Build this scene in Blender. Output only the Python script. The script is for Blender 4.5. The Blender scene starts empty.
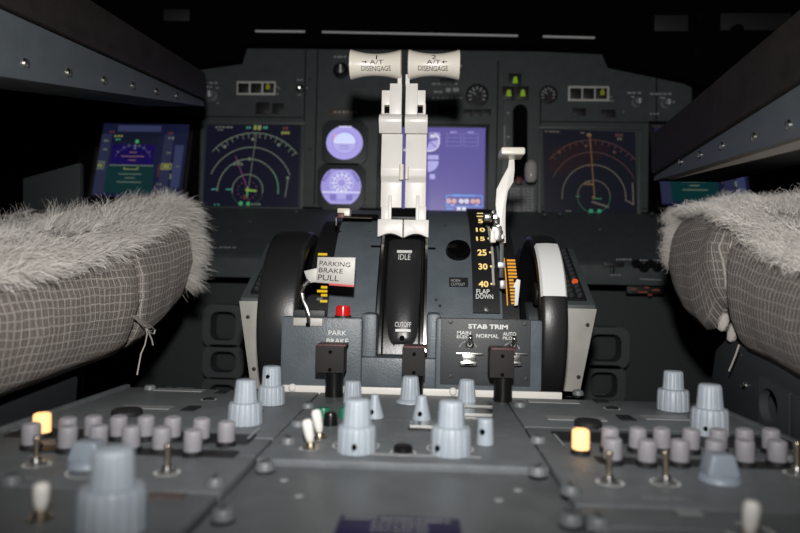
import bpy, bmesh, math, random
import numpy as np
from mathutils import Vector, Matrix
random.seed(7); np.random.seed(7)
C = bpy.context.scene.collection
PI = math.pi

# ------------------------------------------------------------------ camera
FPX = 640.0
CAM = Vector((0.014, 0.0, 0.0885))
ROLL = 0.020
_y = Vector((28.0, -15.5, -FPX)).normalized()
_x = Vector((math.cos(ROLL), -math.sin(ROLL), 0)); _x = (_x - _x.dot(_y) * _y).normalized()
_z = _x.cross(_y)
W2C = Matrix((_x, _y, _z)).transposed()      # columns are world axes seen in camera space
C2W = W2C.transposed()

def ray(px, py):
    return C2W @ Vector((px - 400.0, 266.5 - py, -FPX))
def P(px, py, Y):
    d = ray(px, py); return CAM + d * ((Y - CAM.y) / d.y)
def PZ(px, py, z=0.0):
    d = ray(px, py); return CAM + d * ((z - CAM.z) / d.z)
def PX(px, py, X):
    d = ray(px, py); return CAM + d * ((X - CAM.x) / d.x)
def m(px, Y):                                # pixels to metres at a depth
    return px / FPX * Y

cam_d = bpy.data.cameras.new('camera'); cam = bpy.data.objects.new('camera', cam_d); C.objects.link(cam)
cam.matrix_world = Matrix.Translation(CAM) @ C2W.to_4x4()
cam_d.sensor_width = 36.0; cam_d.lens = 36.0 * FPX / 800.0
cam_d.clip_start = 0.01; cam_d.clip_end = 20
cam_d.dof.use_dof = True; cam_d.dof.focus_distance = 0.56; cam_d.dof.aperture_fstop = 6.8
bpy.context.scene.camera = cam

# ------------------------------------------------------------------ materials
MATS = {}
def mat(name, col, rough=0.5, metal=0.0, spec=0.5, bump=0.0, bscale=900, var=0.0, vscale=60, coat=0.0, emis=None, estr=0.0, trans=0.0, sss=0.0):
    if name in MATS: return MATS[name]
    M = bpy.data.materials.new(name); M.use_nodes = True
    n = M.node_tree; b = n.nodes['Principled BSDF']
    b.inputs['Base Color'].default_value = (*col, 1); b.inputs['Roughness'].default_value = rough
    b.inputs['Metallic'].default_value = metal; b.inputs['Specular IOR Level'].default_value = spec
    b.inputs['Coat Weight'].default_value = coat; b.inputs['Transmission Weight'].default_value = trans
    if sss: b.inputs['Subsurface Weight'].default_value = sss; b.inputs['Subsurface Radius'].default_value = (.004, .003, .003); b.inputs['Subsurface Scale'].default_value = 1.0
    if emis: b.inputs['Emission Color'].default_value = (*emis, 1); b.inputs['Emission Strength'].default_value = estr
    tc = n.nodes.new('ShaderNodeTexCoord')
    if var:
        t = n.nodes.new('ShaderNodeTexNoise'); t.inputs['Scale'].default_value = vscale; t.inputs['Detail'].default_value = 6
        n.links.new(tc.outputs['Object'], t.inputs['Vector'])
        mr = n.nodes.new('ShaderNodeMapRange'); mr.inputs['From Min'].default_value = .3; mr.inputs['From Max'].default_value = .7
        mr.inputs['To Min'].default_value = 1 - var; mr.inputs['To Max'].default_value = 1 + var
        n.links.new(t.outputs['Fac'], mr.inputs['Value'])
        mx = n.nodes.new('ShaderNodeMix'); mx.data_type = 'RGBA'; mx.blend_type = 'MULTIPLY'; mx.inputs['Factor'].default_value = 1
        mx.inputs['A'].default_value = (*col, 1); n.links.new(mr.outputs['Result'], mx.inputs['B'])
        n.links.new(mx.outputs['Result'], b.inputs['Base Color'])
        mr2 = n.nodes.new('ShaderNodeMapRange'); mr2.inputs['To Min'].default_value = max(.05, rough - .12); mr2.inputs['To Max'].default_value = min(1, rough + .12)
        n.links.new(t.outputs['Fac'], mr2.inputs['Value']); n.links.new(mr2.outputs['Result'], b.inputs['Roughness'])
    if bump:
        t = n.nodes.new('ShaderNodeTexNoise'); t.inputs['Scale'].default_value = bscale; t.inputs['Detail'].default_value = 4
        n.links.new(tc.outputs['Object'], t.inputs['Vector'])
        bp = n.nodes.new('ShaderNodeBump'); bp.inputs['Strength'].default_value = bump; bp.inputs['Distance'].default_value = 0.001
        n.links.new(t.outputs['Fac'], bp.inputs['Height']); n.links.new(bp.outputs['Normal'], b.inputs['Normal'])
    MATS[name] = M; return M

def glow(name, col, s=1.0):
    return mat(name, (0.01, 0.01, 0.012), .3, emis=col, estr=s)

STAND = mat('stand_paint', (.088, .107, .122), .42, bump=.25, bscale=700, var=.10)
PANEL = mat('instrument_panel_paint', (.066, .078, .082), .5, bump=.2, bscale=500, var=.08)
PEDE = mat('pedestal_paint', (.145, .160, .170), .48, bump=.35, bscale=900, var=.14, vscale=90)
PEDE2 = mat('pedestal_paint_worn', (.150, .164, .172), .42, bump=.3, bscale=900, var=.16, vscale=60)
ARMG = mat('armrest_paint', (.070, .084, .094), .5, bump=.2, bscale=500, var=.06)
LEATH = mat('armrest_leather', (.011, .008, .0075), .65, bump=.6, bscale=1200, var=.15)
UNDER = mat('armrest_underside', (.22, .20, .18), .6, bump=.2)
BLACKP = mat('black_plastic', (.012, .012, .013), .45, bump=.2, bscale=800)
BLACKG = mat('black_gloss', (.006, .006, .006), .28, spec=.35, bump=.05, bscale=500)
BLACKW = mat('black_wheel_rubber', (.014, .014, .015), .36, bump=.1, bscale=700)
FAIR = mat('black_fairing', (.022, .022, .024), .33, bump=.1, bscale=300)
BLACKM = mat('matte_black', (.0022, .0022, .0024), .9, spec=.08)
SHADE = mat('shield_black', (.0016, .0016, .0018), .9, spec=.05)
DARKP = mat('dark_plate', (.030, .034, .038), .5, bump=.2)
CREAM = mat('cream_paint', (.72, .70, .66), .38, var=.03, vscale=80, bump=.1, bscale=300)
CREAMD = mat('cream_plate_paint', (.36, .355, .325), .5, var=.08, vscale=50)
HANDLE = mat('ivory_plastic', (.74, .70, .61), .33, var=.03)
KNOB = mat('blue_grey_plastic', (.36, .41, .46), .42, var=.06, vscale=120, sss=.15)
KNOBD = mat('blue_grey_pointer_plastic', (.25, .29, .34), .45, var=.06, vscale=120)
CAPM = mat('frosted_cap_plastic', (.29, .285, .31), .5, var=.06, vscale=200, sss=.4)
WHITE = mat('white_print', (.75, .76, .74), .6)
WHITED = mat('dull_white_print', (.34, .36, .37), .6)
WHITET = mat('white_toggle_plastic', (.82, .81, .77), .35, sss=.2)
METAL = mat('bare_metal', (.62, .62, .60), .25, metal=1.0)
BRASS = mat('toggle_metal', (.55, .47, .36), .28, metal=1.0)
PLATE = mat('brushed_plate', (.42, .41, .38), .5, metal=.1, var=.08, vscale=150)
INK = mat('black_ink', (.01, .01, .01), .7)
REDP = mat('red_lens', (.38, .008, .008), .2, emis=(1, .015, .015), estr=.22)
REDE = mat('red_paint', (.5, .02, .02), .4)
BROWN = mat('brown_cap_plastic', (.020, .018, .018), .7, spec=.3, bump=.12)
BROWNR = mat('reddish_cap_top', (.075, .020, .020), .5, bump=.3)
GREEN = mat('green_button_plastic', (.01, .16, .09), .35)
WSTRIPE = mat('white_stripe_paint', (.72, .73, .72), .5)
CLEAR = mat('clear_knob_plastic', (.45, .42, .42), .2, var=.1)
WIN = mat('night_glass', (.004, .004, .005), .08)

# ------------------------------------------------------------------ mesh builder
class MB:
    def __init__(s): s.bm = bmesh.new(); s.mats = []
    def mi(s, M):
        if M not in s.mats: s.mats.append(M)
        return s.mats.index(M)
    def face(s, pts, M):
        vs = [s.bm.verts.new(p) for p in pts]
        try: f = s.bm.faces.new(vs)
        except ValueError: return None
        f.material_index = s.mi(M); return f
    def box(s, c, size, M, bev=0.0, rot=None, seg=2):
        t = bmesh.new(); bmesh.ops.create_cube(t, size=1)
        for v in t.verts: v.co = Vector((v.co.x * size[0], v.co.y * size[1], v.co.z * size[2]))
        if bev > 0: bmesh.ops.bevel(t, geom=t.edges[:], offset=min(bev, min(size) * .45), segments=seg, profile=.6, affect='EDGES')
        R = rot.to_matrix() if rot else Matrix.Identity(3)
        s.merge(t, lambda p: R @ p + Vector(c), M)
    def merge(s, t, f, M):
        k = s.mi(M); mp = {}
        for v in t.verts: mp[v.index] = None
        t.verts.index_update()
        vs = [s.bm.verts.new(f(v.co)) for v in t.verts]
        for fc in t.faces:
            nf = s.bm.faces.new([vs[v.index] for v in fc.verts]); nf.material_index = k
        t.free()
    def slab(s, px0, py0, px1, py1, Y, depth, M, bev=.0005):
        c = P((px0 + px1) / 2, (py0 + py1) / 2, Y)
        s.box((c.x, Y + depth / 2, c.z), (m(abs(px1 - px0), Y), depth, m(abs(py1 - py0), Y)), M, bev)
    def lathe(s, org, axis, prof, M, n=32, rmod=None, cap=True):
        org = Vector(org); ax = Vector(axis).normalized()
        u = ax.orthogonal().normalized(); w = ax.cross(u); k = s.mi(M); rings = []
        for (r, h) in prof:
            if r < 1e-6: rings.append([s.bm.verts.new(org + ax * h)]); continue
            ring = []
            for i in range(n):
                a = 2 * PI * i / n; rr = r * (rmod(a, h) if rmod else 1)
                ring.append(s.bm.verts.new(org + ax * h + (u * math.cos(a) + w * math.sin(a)) * rr))
            rings.append(ring)
        for A, B in zip(rings, rings[1:]):
            for i in range(n):
                j = (i + 1) % n
                if len(A) == 1 and len(B) == 1: continue
                if len(A) == 1: f = s.bm.faces.new([A[0], B[i], B[j]])
                elif len(B) == 1: f = s.bm.faces.new([A[i], A[j], B[0]])
                else: f = s.bm.faces.new([A[i], A[j], B[j], B[i]])
                f.material_index = k
        if cap:
            for R in (rings[0], rings[-1]):
                if len(R) > 2: s.bm.faces.new(R).material_index = k
    def cyl(s, a, b, r, M, n=24, r2=None, bev=0.0):
        a = Vector(a); b = Vector(b); L = (b - a).length; r2 = r if r2 is None else r2
        pr = [(r, 0), (r2, L)] if bev <= 0 else [(r - bev, 0), (r, bev), (r2, L - bev), (r2 - bev, L)]
        s.lathe(a, b - a, pr, M, n)
    def tube(s, pts, r, M, n=8):
        pts = [Vector(p) for p in pts]; k = s.mi(M); rings = []
        up = Vector((0.3, 0.2, 1)).normalized()
        for i, p in enumerate(pts):
            t = (pts[min(i + 1, len(pts) - 1)] - pts[max(i - 1, 0)]).normalized()
            u = t.cross(up); u = u.normalized() if u.length > 1e-5 else t.orthogonal().normalized(); w = t.cross(u)
            rings.append([s.bm.verts.new(p + (u * math.cos(2 * PI * j / n) + w * math.sin(2 * PI * j / n)) * r) for j in range(n)])
        for A, B in zip(rings, rings[1:]):
            for i in range(n):
                s.bm.faces.new([A[i], A[(i + 1) % n], B[(i + 1) % n], B[i]]).material_index = k
        s.bm.faces.new(rings[0]).material_index = k; s.bm.faces.new(rings[-1]).material_index = k
    def prism(s, poly, ext, M, bev=0.0):
        t = bmesh.new(); ext = Vector(ext)
        a = [t.verts.new(Vector(p)) for p in poly]; b = [t.verts.new(Vector(p) + ext) for p in poly]
        t.faces.new(a); t.faces.new(b[::-1])
        for i in range(len(a)):
            j = (i + 1) % len(a); t.faces.new([a[j], a[i], b[i], b[j]])
        bmesh.ops.recalc_face_normals(t, faces=t.faces[:])
        if bev > 0: bmesh.ops.bevel(t, geom=t.edges[:], offset=bev, segments=2, profile=.6, affect='EDGES')
        s.merge(t, lambda p: p, M)
    def build(s, name, parent=None, smooth=30, origin=None):
        bmesh.ops.recalc_face_normals(s.bm, faces=s.bm.faces[:])
        o0 = Vector(origin) if origin is not None else Vector((0, 0, 0))
        pw = Vector((0, 0, 0)); q = parent
        while q is not None: pw += q.location; q = q.parent
        base = o0 if origin is not None else pw
        for v in s.bm.verts: v.co -= base
        me = bpy.data.meshes.new(name); s.bm.to_mesh(me); s.bm.free()
        for M in s.mats: me.materials.append(M)
        if smooth:
            me.polygons.foreach_set('use_smooth', [True] * len(me.polygons)); me.set_sharp_from_angle(angle=math.radians(smooth))
        o = bpy.data.objects.new(name, me); C.objects.link(o)
        o.parent = parent
        if origin is not None: o.location = o0 - pw
        return o

def thing(name, label, cat, loc=(0, 0, 0), group=None):
    o = bpy.data.objects.new(name, None); C.objects.link(o); o.location = loc; o.empty_display_size = .01
    return tag(o, label, cat, group)
def tag(o, label, cat, group=None):
    o['label'] = label; o['category'] = cat
    if group: o['group'] = group
    return o
def struct(o): o['kind'] = 'structure'; return o
def copy_part(o, parent, loc, label=None):
    c = o.copy(); C.objects.link(c); c.parent = parent; c.location = loc
    if 'label' in c: del c['label']
    if label: c['label'] = label
    for ch in list(o.children):
        d = ch.copy(); C.objects.link(d); d.parent = c
    return c

# text as thin mesh geometry
_tc = {}
def glyphs(s, bold=0.0):
    key = (s, bold)
    if key not in _tc:
        cu = bpy.data.curves.new('t', 'FONT'); cu.body = s; cu.align_x = 'CENTER'; cu.align_y = 'CENTER'; cu.offset = bold; cu.resolution_u = 3; cu.space_line = .95
        ob = bpy.data.objects.new('t', cu); C.objects.link(ob)
        dg = bpy.context.evaluated_depsgraph_get(); dg.update()
        me = bpy.data.meshes.new_from_object(ob.evaluated_get(dg))
        vs = [tuple(v.co[:2]) for v in me.vertices]; fs = [tuple(p.vertices) for p in me.polygons]
        bpy.data.objects.remove(ob); bpy.data.curves.remove(cu); bpy.data.meshes.remove(me)
        xs = [v[0] for v in vs]; ys = [v[1] for v in vs]
        cx, cy = (min(xs) + max(xs)) / 2, (min(ys) + max(ys)) / 2
        w, h = max(xs) - min(xs), max(ys) - min(ys)
        _tc[key] = ([((a - cx) / w, (b - cy) / h) for a, b in vs], fs)
    return _tc[key]
def put_text(mb, s, w, h, f, M, bold=0.0):
    """f maps (a,b) metres around the text centre onto the surface"""
    vs, fs = glyphs(s, bold); k = mb.mi(M)
    bv = [mb.bm.verts.new(f(a * w, b * h)) for a, b in vs]
    for q in fs:
        try: mb.bm.faces.new([bv[i] for i in q]).material_index = k
        except ValueError: pass
def text_px(mb, s, px, py, wpx, hpx, Y, M, bold=0.0):
    c = P(px, py, Y)
    put_text(mb, s, m(wpx, Y), m(hpx, Y), lambda a, b: Vector((c.x + a, Y, c.z + b)), M, bold)

# flat drawing on a quadrilateral surface
class Draw:
    def __init__(s, mb, corners, off, W, H):
        """corners TL,TR,BR,BL world; drawing coords in reference pixels W x H (y down)"""
        s.mb, s.c, s.W, s.H = mb, [Vector(c) for c in corners], W, H
        nrm = (s.c[1] - s.c[0]).cross(s.c[3] - s.c[0]).normalized()
        if nrm.dot(CAM - s.c[0]) < 0: nrm = -nrm
        s.n = nrm; s.off = off
    def at(s, x, y, lift=0):
        u, v = x / s.W, y / s.H
        t = s.c[0].lerp(s.c[1], u); b = s.c[3].lerp(s.c[2], u)
        return t.lerp(b, v) + s.n * (s.off + lift)
    def poly(s, pts, M, lift=0): s.mb.face([s.at(x, y, lift) for x, y in pts], M)
    def rect(s, x0, y0, x1, y1, M, lift=0): s.poly([(x0, y0), (x1, y0), (x1, y1), (x0, y1)], M, lift)
    def line(s, pts, w, M, lift=.0001):
        for (x0, y0), (x1, y1) in zip(pts, pts[1:]):
            dx, dy = x1 - x0, y1 - y0; L = math.hypot(dx, dy) or 1; nx, ny = -dy / L * w / 2, dx / L * w / 2
            ex, ey = dx / L * w * .25, dy / L * w * .25
            s.poly([(x0 - ex + nx, y0 - ey + ny), (x1 + ex + nx, y1 + ey + ny), (x1 + ex - nx, y1 + ey - ny), (x0 - ex - nx, y0 - ey - ny)], M, lift)
    def arc(s, cx, cy, r, a0, a1, w, M, n=40, ry=None, lift=.0001):
        ry = ry or r
        s.line([(cx + r * math.cos(math.radians(a0 + (a1 - a0) * i / n)), cy - ry * math.sin(math.radians(a0 + (a1 - a0) * i / n))) for i in range(n + 1)], w, M, lift)
    def box(s, x0, y0, x1, y1, w, M, lift=.0001): s.line([(x0, y0), (x1, y0), (x1, y1), (x0, y1), (x0, y0)], w, M, lift)
    def disc(s, cx, cy, r, M, n=40, ry=None, lift=0):
        ry = ry or r
        s.poly([(cx + r * math.cos(2 * PI * i / n), cy + ry * math.sin(2 * PI * i / n)) for i in range(n)], M, lift)
    def dashes(s, x0, x1, y, h, M, n=4, lift=.0001):   # illegible small print as broken strokes
        w = (x1 - x0) / n
        for i in range(n):
            a = x0 + i * w; s.rect(a, y - h / 2, a + w * (.55 + .35 * random.random()), y + h / 2, M, lift)

# ================================================================== SETTING
b = MB(); b.box((0, .6, -.46), (2.4, 2.6, .02), BLACKM); struct(b.build('floor'))
b = MB(); b.box((0, 2.05, .25), (2.6, .03, 1.4), BLACKM); struct(b.build('wall_front'))
for nm, x in (('wall_left', -1.2), ('wall_right', 1.2)):
    b = MB(); b.box((x, .8, .25), (.03, 2.4, 1.4), BLACKM); struct(b.build(nm))
b = MB(); b.box((0, .8, .96), (2.4, 2.5, .03), BLACKM); struct(b.build('ceiling'))
b = MB(); b.box((-.55, 1.9, .62), (.95, .012, .36), WIN, .003); struct(b.build('window_1'))
b = MB(); b.box((.55, 1.9, .62), (.95, .012, .36), WIN, .003); struct(b.build('window_2'))

YP = 1.11                                    # main instrument panel plane
# ------------------------------------------------------------------ instrument panel
ip = thing('instrument_panel', 'wide dark grey instrument panel spanning the cockpit below the black glareshield', 'instrument panel', (0, YP, 0))
b = MB()
zt = P(420, 45, YP).z - .006; PW = .388; zb = P(420, 209, YP).z
b.box((0.0, YP + .02, (zt + zb) / 2), (2 * PW, .04, zt - zb), PANEL, .002)
b.build('upper_panel', ip)
b = MB(); zs = P(420, 119, YP).z; b.box((.01, YP + .0201, (zt + zs) / 2), (.90, .04, zt - zs), PANEL, .002); b.build('upper_panel', ip)
b = MB()      # sloping lower panel, shelf lip
z1 = zb - .002; z2 = P(420, 259, .98).z; z3 = P(420, 281, .98).z
b.prism([(-.62, YP + .03, z1), (-.62, YP - .002, z1), (-.62, .985, z2 + .002), (-.62, .98, z2 - .004), (-.62, .98, z3), (-.62, 1.0, z3), (-.62, YP + .03, z3)], (1.24, 0, 0), PANEL, .0015)
b.build('lower_panel', ip)
for xa, xb in ((-.62, -.390), (.390, .62)):
    b = MB(); b.box(((xa + xb) / 2, YP + .022, (zt + zb) / 2), (xb - xa, .03, zt - zb), BLACKM, .001); b.build('outboard_panel', ip)  # black colour stands in for the shadow around the flight displays
# seams
b = MB()
b.bm.free()
def vseam(px, y0, y1): b = MB(); b.slab(px - .5, y0, px + .5, y1, YP - .0004, .0006, BLACKM, 0); b.build('panel_seam', ip)
for px, y0, y1 in ((197, 118, 208), (304, 48, 206), (316, 48, 206), (378, 110, 210), (497, 60, 212), (540, 90, 206), (656, 70, 206)): vseam(px, y0, y1)
for (x0, x1, y) in ((200, 304, 117), (316, 380, 46.5), (541, 656, 122), (205, 316, 206.5), (497, 655, 207.5)): b = MB(); b.slab(x0, y - .4, x1, y + .4, YP - .0004, .0006, BLACKM, 0); b.build('panel_seam', ip)
for px, py in ((202, 200), (296, 212), (230, 232), (560, 214), (600, 230), (652, 214), (310, 80), (310, 150), (545, 215), (250, 222), (640, 62), (180, 232)):
    q = P(px, py, YP) if py < 205 else P(px, py, 1.09 - (py - 209) * .0021)
    b = MB(); b.lathe(q - Vector((0, .0015, -.0006)), (0, 1, 0), [(0, -.0006), (.0028, -.0002), (.0032, .0012)], DARKP, 14); b.build('fastener', ip)
# placard under the left console of standby instruments
b = MB(); b.slab(328, 108.5, 363, 115.5, YP - .0015, .0015, mat('brown_placard', (.10, .07, .06), .5), .0003)
d = Draw(b, [P(328, 108.5, YP - .0015), P(363, 108.5, YP - .0015), P(363, 115.5, YP - .0015), P(328, 115.5, YP - .0015)], .0002, 35, 7)
d.dashes(6, 31, 3.5, 2.2, WHITED, 6); b.build('brown_placard', ip)
# printed legends around rotary selectors
def patch(px0, py0, px1, py1):
    global b
    b = MB()
    d = Draw(b, [P(px0, py0, YP), P(px1, py0, YP), P(px1, py1, YP), P(px0, py1, YP)], .0006, px1 - px0, py1 - py0)
    return d
d = patch(200, 80, 224, 106); d.dashes(4, 20, 3, 1.6, WHITED, 3); d.dashes(6, 14, 7, 1.4, WHITED, 2); d.dashes(16, 21, 8, 1.2, WHITED, 1); d.line([(3, 9), (3, 12)], 1, WHITED); d.dashes(17, 20, 23, 1, WHITED, 1); b.build('printed_legend', ip)
d = patch(620, 88, 682, 122)
d.dashes(7, 23, 5, 1.6, WHITED, 3); d.dashes(30, 52, 6, 1.6, WHITED, 5); d.dashes(11, 17, 9, 1.4, WHITED, 1); d.dashes(40, 46, 10, 1.4, WHITED, 1); d.dashes(3, 5, 24, 1.2, WHITED, 1); d.dashes(30, 40, 26, 1.6, WHITED, 3); d.dashes(50, 56, 14, 1.6, WHITED, 2); b.build('printed_legend', ip)
d = patch(430, 80, 466, 104); d.dashes(2, 30, 4, 1.6, WHITED, 5); d.dashes(2, 34, 18, 1.6, WHITED, 7); d.dashes(16, 30, 10, 4, WHITED, 2); d.dashes(4, 14, 12, 2, WHITED, 2); b.build('printed_legend', ip)
d = patch(292, 78, 308, 98); d.dashes(5, 12, 2, 1.2, WHITED, 2); d.dashes(14, 16, 10, 1, WHITED, 1); d.dashes(6, 10, 17, 1, WHITED, 1); b.build('printed_legend', ip)
d = patch(330, 52, 350, 62); d.dashes(4, 17, 5, 2, WHITED, 4); b.build('printed_legend', ip)
d = patch(268, 84, 286, 98); d.line([(8, 2), (12, 5)], .8, WHITED); d.dashes(5, 12, 10, 1.2, WHITED, 2); b.build('printed_legend', ip)
d = patch(608, 92, 624, 104); d.dashes(1, 5, 5, 1.2, WHITED, 2); d.dashes(1, 6, 9, 1.2, WHITED, 2); b.build('printed_legend', ip)
b = MB(); d = Draw(b, [P(217, 244, 1.010), P(243, 244, 1.010), P(243, 258, .979), P(217, 258, .979)], .0008, 26, 14)
d.dashes(2, 20, 4, 1.6, WHITED, 4); d.dashes(0, 12, 9, 1.6, WHITED, 2); b.build('printed_legend', ip)
# rotary selectors on panel (light knobs)
def panel_knob(px, py, rpx, mt, ptr=True):
    q = P(px, py, YP); r = m(rpx, YP); bb = MB()
    bb.lathe((q.x, YP, q.z), (0, -1, 0), [(r, 0), (r, .003), (r * .7, .006), (r * .65, .016), (r * .5, .017), (0, .017)], mt, 24)
    if ptr: bb.box((q.x + r * .1, YP - .0172, q.z - r * .1), (r * .22, .001, r * 1.0), WHITE, 0, )
    return bb.build('selector_knob', ip, origin=(q.x, YP, q.z))
panel_knob(212, 96, 6, mat('dim_knob', (.16, .18, .20), .5)); panel_knob(341, 71, 8, BLACKP)
panel_knob(636, 103, 5, mat('dim_knob', (.16, .18, .20), .5)); panel_knob(665, 104, 5, mat('dim_knob', (.16, .18, .20), .5))
q = P(300, 88, YP); b = MB(); b.lathe((q.x, YP, q.z), (0, -1, 0), [(.007, 0), (.006, .003), (.004, .004)], BLACKP, 18); b.cyl((q.x, YP - .003, q.z), (q.x + .002, YP - .016, q.z - .004), .0016, METAL, 10); b.build('toggle_switch', ip)
# small blank black squares / keys
for (x0, y0, x1, y1) in ((255.5, 102, 269.5, 114), (272, 103, 283.5, 113.5), (573, 108, 586, 115.5), (602, 109.5, 615.5, 117), (438, 106, 456, 116), (440, 78, 455, 84)):
    b = MB(); b.slab(x0, y0, x1, y1, YP - .003, .003, BLACKP, .0006); b.build('blank_key', ip)
b = MB(); 
for i in range(3): b.slab(464 + i * 9.3, 109, 472.5 + i * 9.3, 116, YP - .003, .003, BLACKP, .0006)
b.build('counter_window', ip)
# switch groups on the lip
b = MB(); YL = .98
b.slab(604, 262, 624, 267, YL - .004, .004, BLACKP, .001); b.slab(611, 267, 615, 273, YL - .006, .006, BLACKP, .001); b.build('rocker_switch', ip)
for i in range(5):
    b = MB(); q = P(636 + i * 7, 264 + (i % 2) * 4, YL); b.lathe((q.x, YL, q.z), (0, -1, 0), [(.007, 0), (.006, .009), (.004, .011), (0, .011)], BLACKG, 16); b.build('rotary_knob', ip)
b = MB(); d = Draw(b, [P(610, 258, YL), P(664, 258, YL), P(664, 282, YL), P(610, 282, YL)], .0003, 54, 24); d.dashes(6, 22, 1.5, 1.1, WHITED, 5); d.dashes(26, 50, 2.2, 1.1, WHITED, 7); d.line([(30, 21), (52, 22)], .8, WHITED); d.dashes(0, 12, 17, .9, WHITED, 3)
b.build('switch_legend', ip)

# ------------------------------------------------------------------ glareshield
gl = thing('glareshield', 'black glareshield with thin silver strip above the instrument panel', 'glareshield', (0, 1.0, 0))
YG = 1.083
b = MB()
def gp(px, py): q = P(px, py, YG); return (q.x, YG, q.z)
b.prism([gp(-100, -30), gp(900, -15), gp(900, 110), gp(760, 92), gp(700, 84), gp(690, 79), gp(612, 63), gp(606, 49), gp(540, 46), gp(243, 43), gp(238, 59), gp(203, 64), gp(150, 71), gp(60, 86), gp(-100, 104)], (0, .026, 0), SHADE, 0)
b.build('shield_body', gl)
b = MB(); b.box((0, 1.31, P(400, 20, 1.11).z + .012), (2.2, .36, .05), SHADE, .004); b.build('shield_deck', gl)
strip = mat('silver_strip', (.62, .63, .64), .5)
for (a, c) in (((255, 31), (305, 31.4)), ((322, 31.8), (518, 35.6)), ((543, 36.3), (595, 37.6))):
    b = MB(); p0, p1 = P(*a, YG - .003), P(*c, YG - .003); h = .0016
    b.prism([p0 + Vector((0, 0, h)), p1 + Vector((0, 0, h)), p1 - Vector((0, 0, h)), p0 - Vector((0, 0, h))], (0, .003, 0), strip, .0003); b.build('trim_strip', gl)
refl_grey = mat('painted_reflection', (.016, .018, .018), .6)  # faint grey rectangles paint reflections onto the shield front
for (x0, y0, x1, y1) in ((655, 15, 688, 31), (722, 13, 790, 30), (163, 9, 190, 21)):
    b = MB(); b.slab(x0, y0, x1, y1, YG - .002, .003, refl_grey, .001); b.build('reflection_patch', gl)
for px, py in ((700, 18), (735, 32), (695, 55)):
    b = MB(); q = P(px, py, YG); b.lathe((q.x, YG, q.z), (0, -1, 0), [(.010, 0), (.009, .012), (.006, .014), (0, .014)], BLACKM, 20); b.build('selector_knob', gl)


# left side console glimpsed beyond the sheepskin, and the small label under the left armrest
t = thing('side_console', 'dim grey side console beyond the left sheepskin, left of the blue flight display', 'console', P(52, 200, .9))
b = MB(); b.prism([P(22, 178, .90), P(80, 162, .90), P(82, 664, .90), P(22, 664, .90)], (0, .012, 0), mat('side_console_paint', (.045, .05, .054), .6), .004); b.build('console_body', t)
b = MB(); b.slab(133, 105, 152, 110.5, YP + .004, .002, mat('label_plate', (.12, .12, .10), .5), .0004); o = b.build('label_plate', ip)
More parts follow.
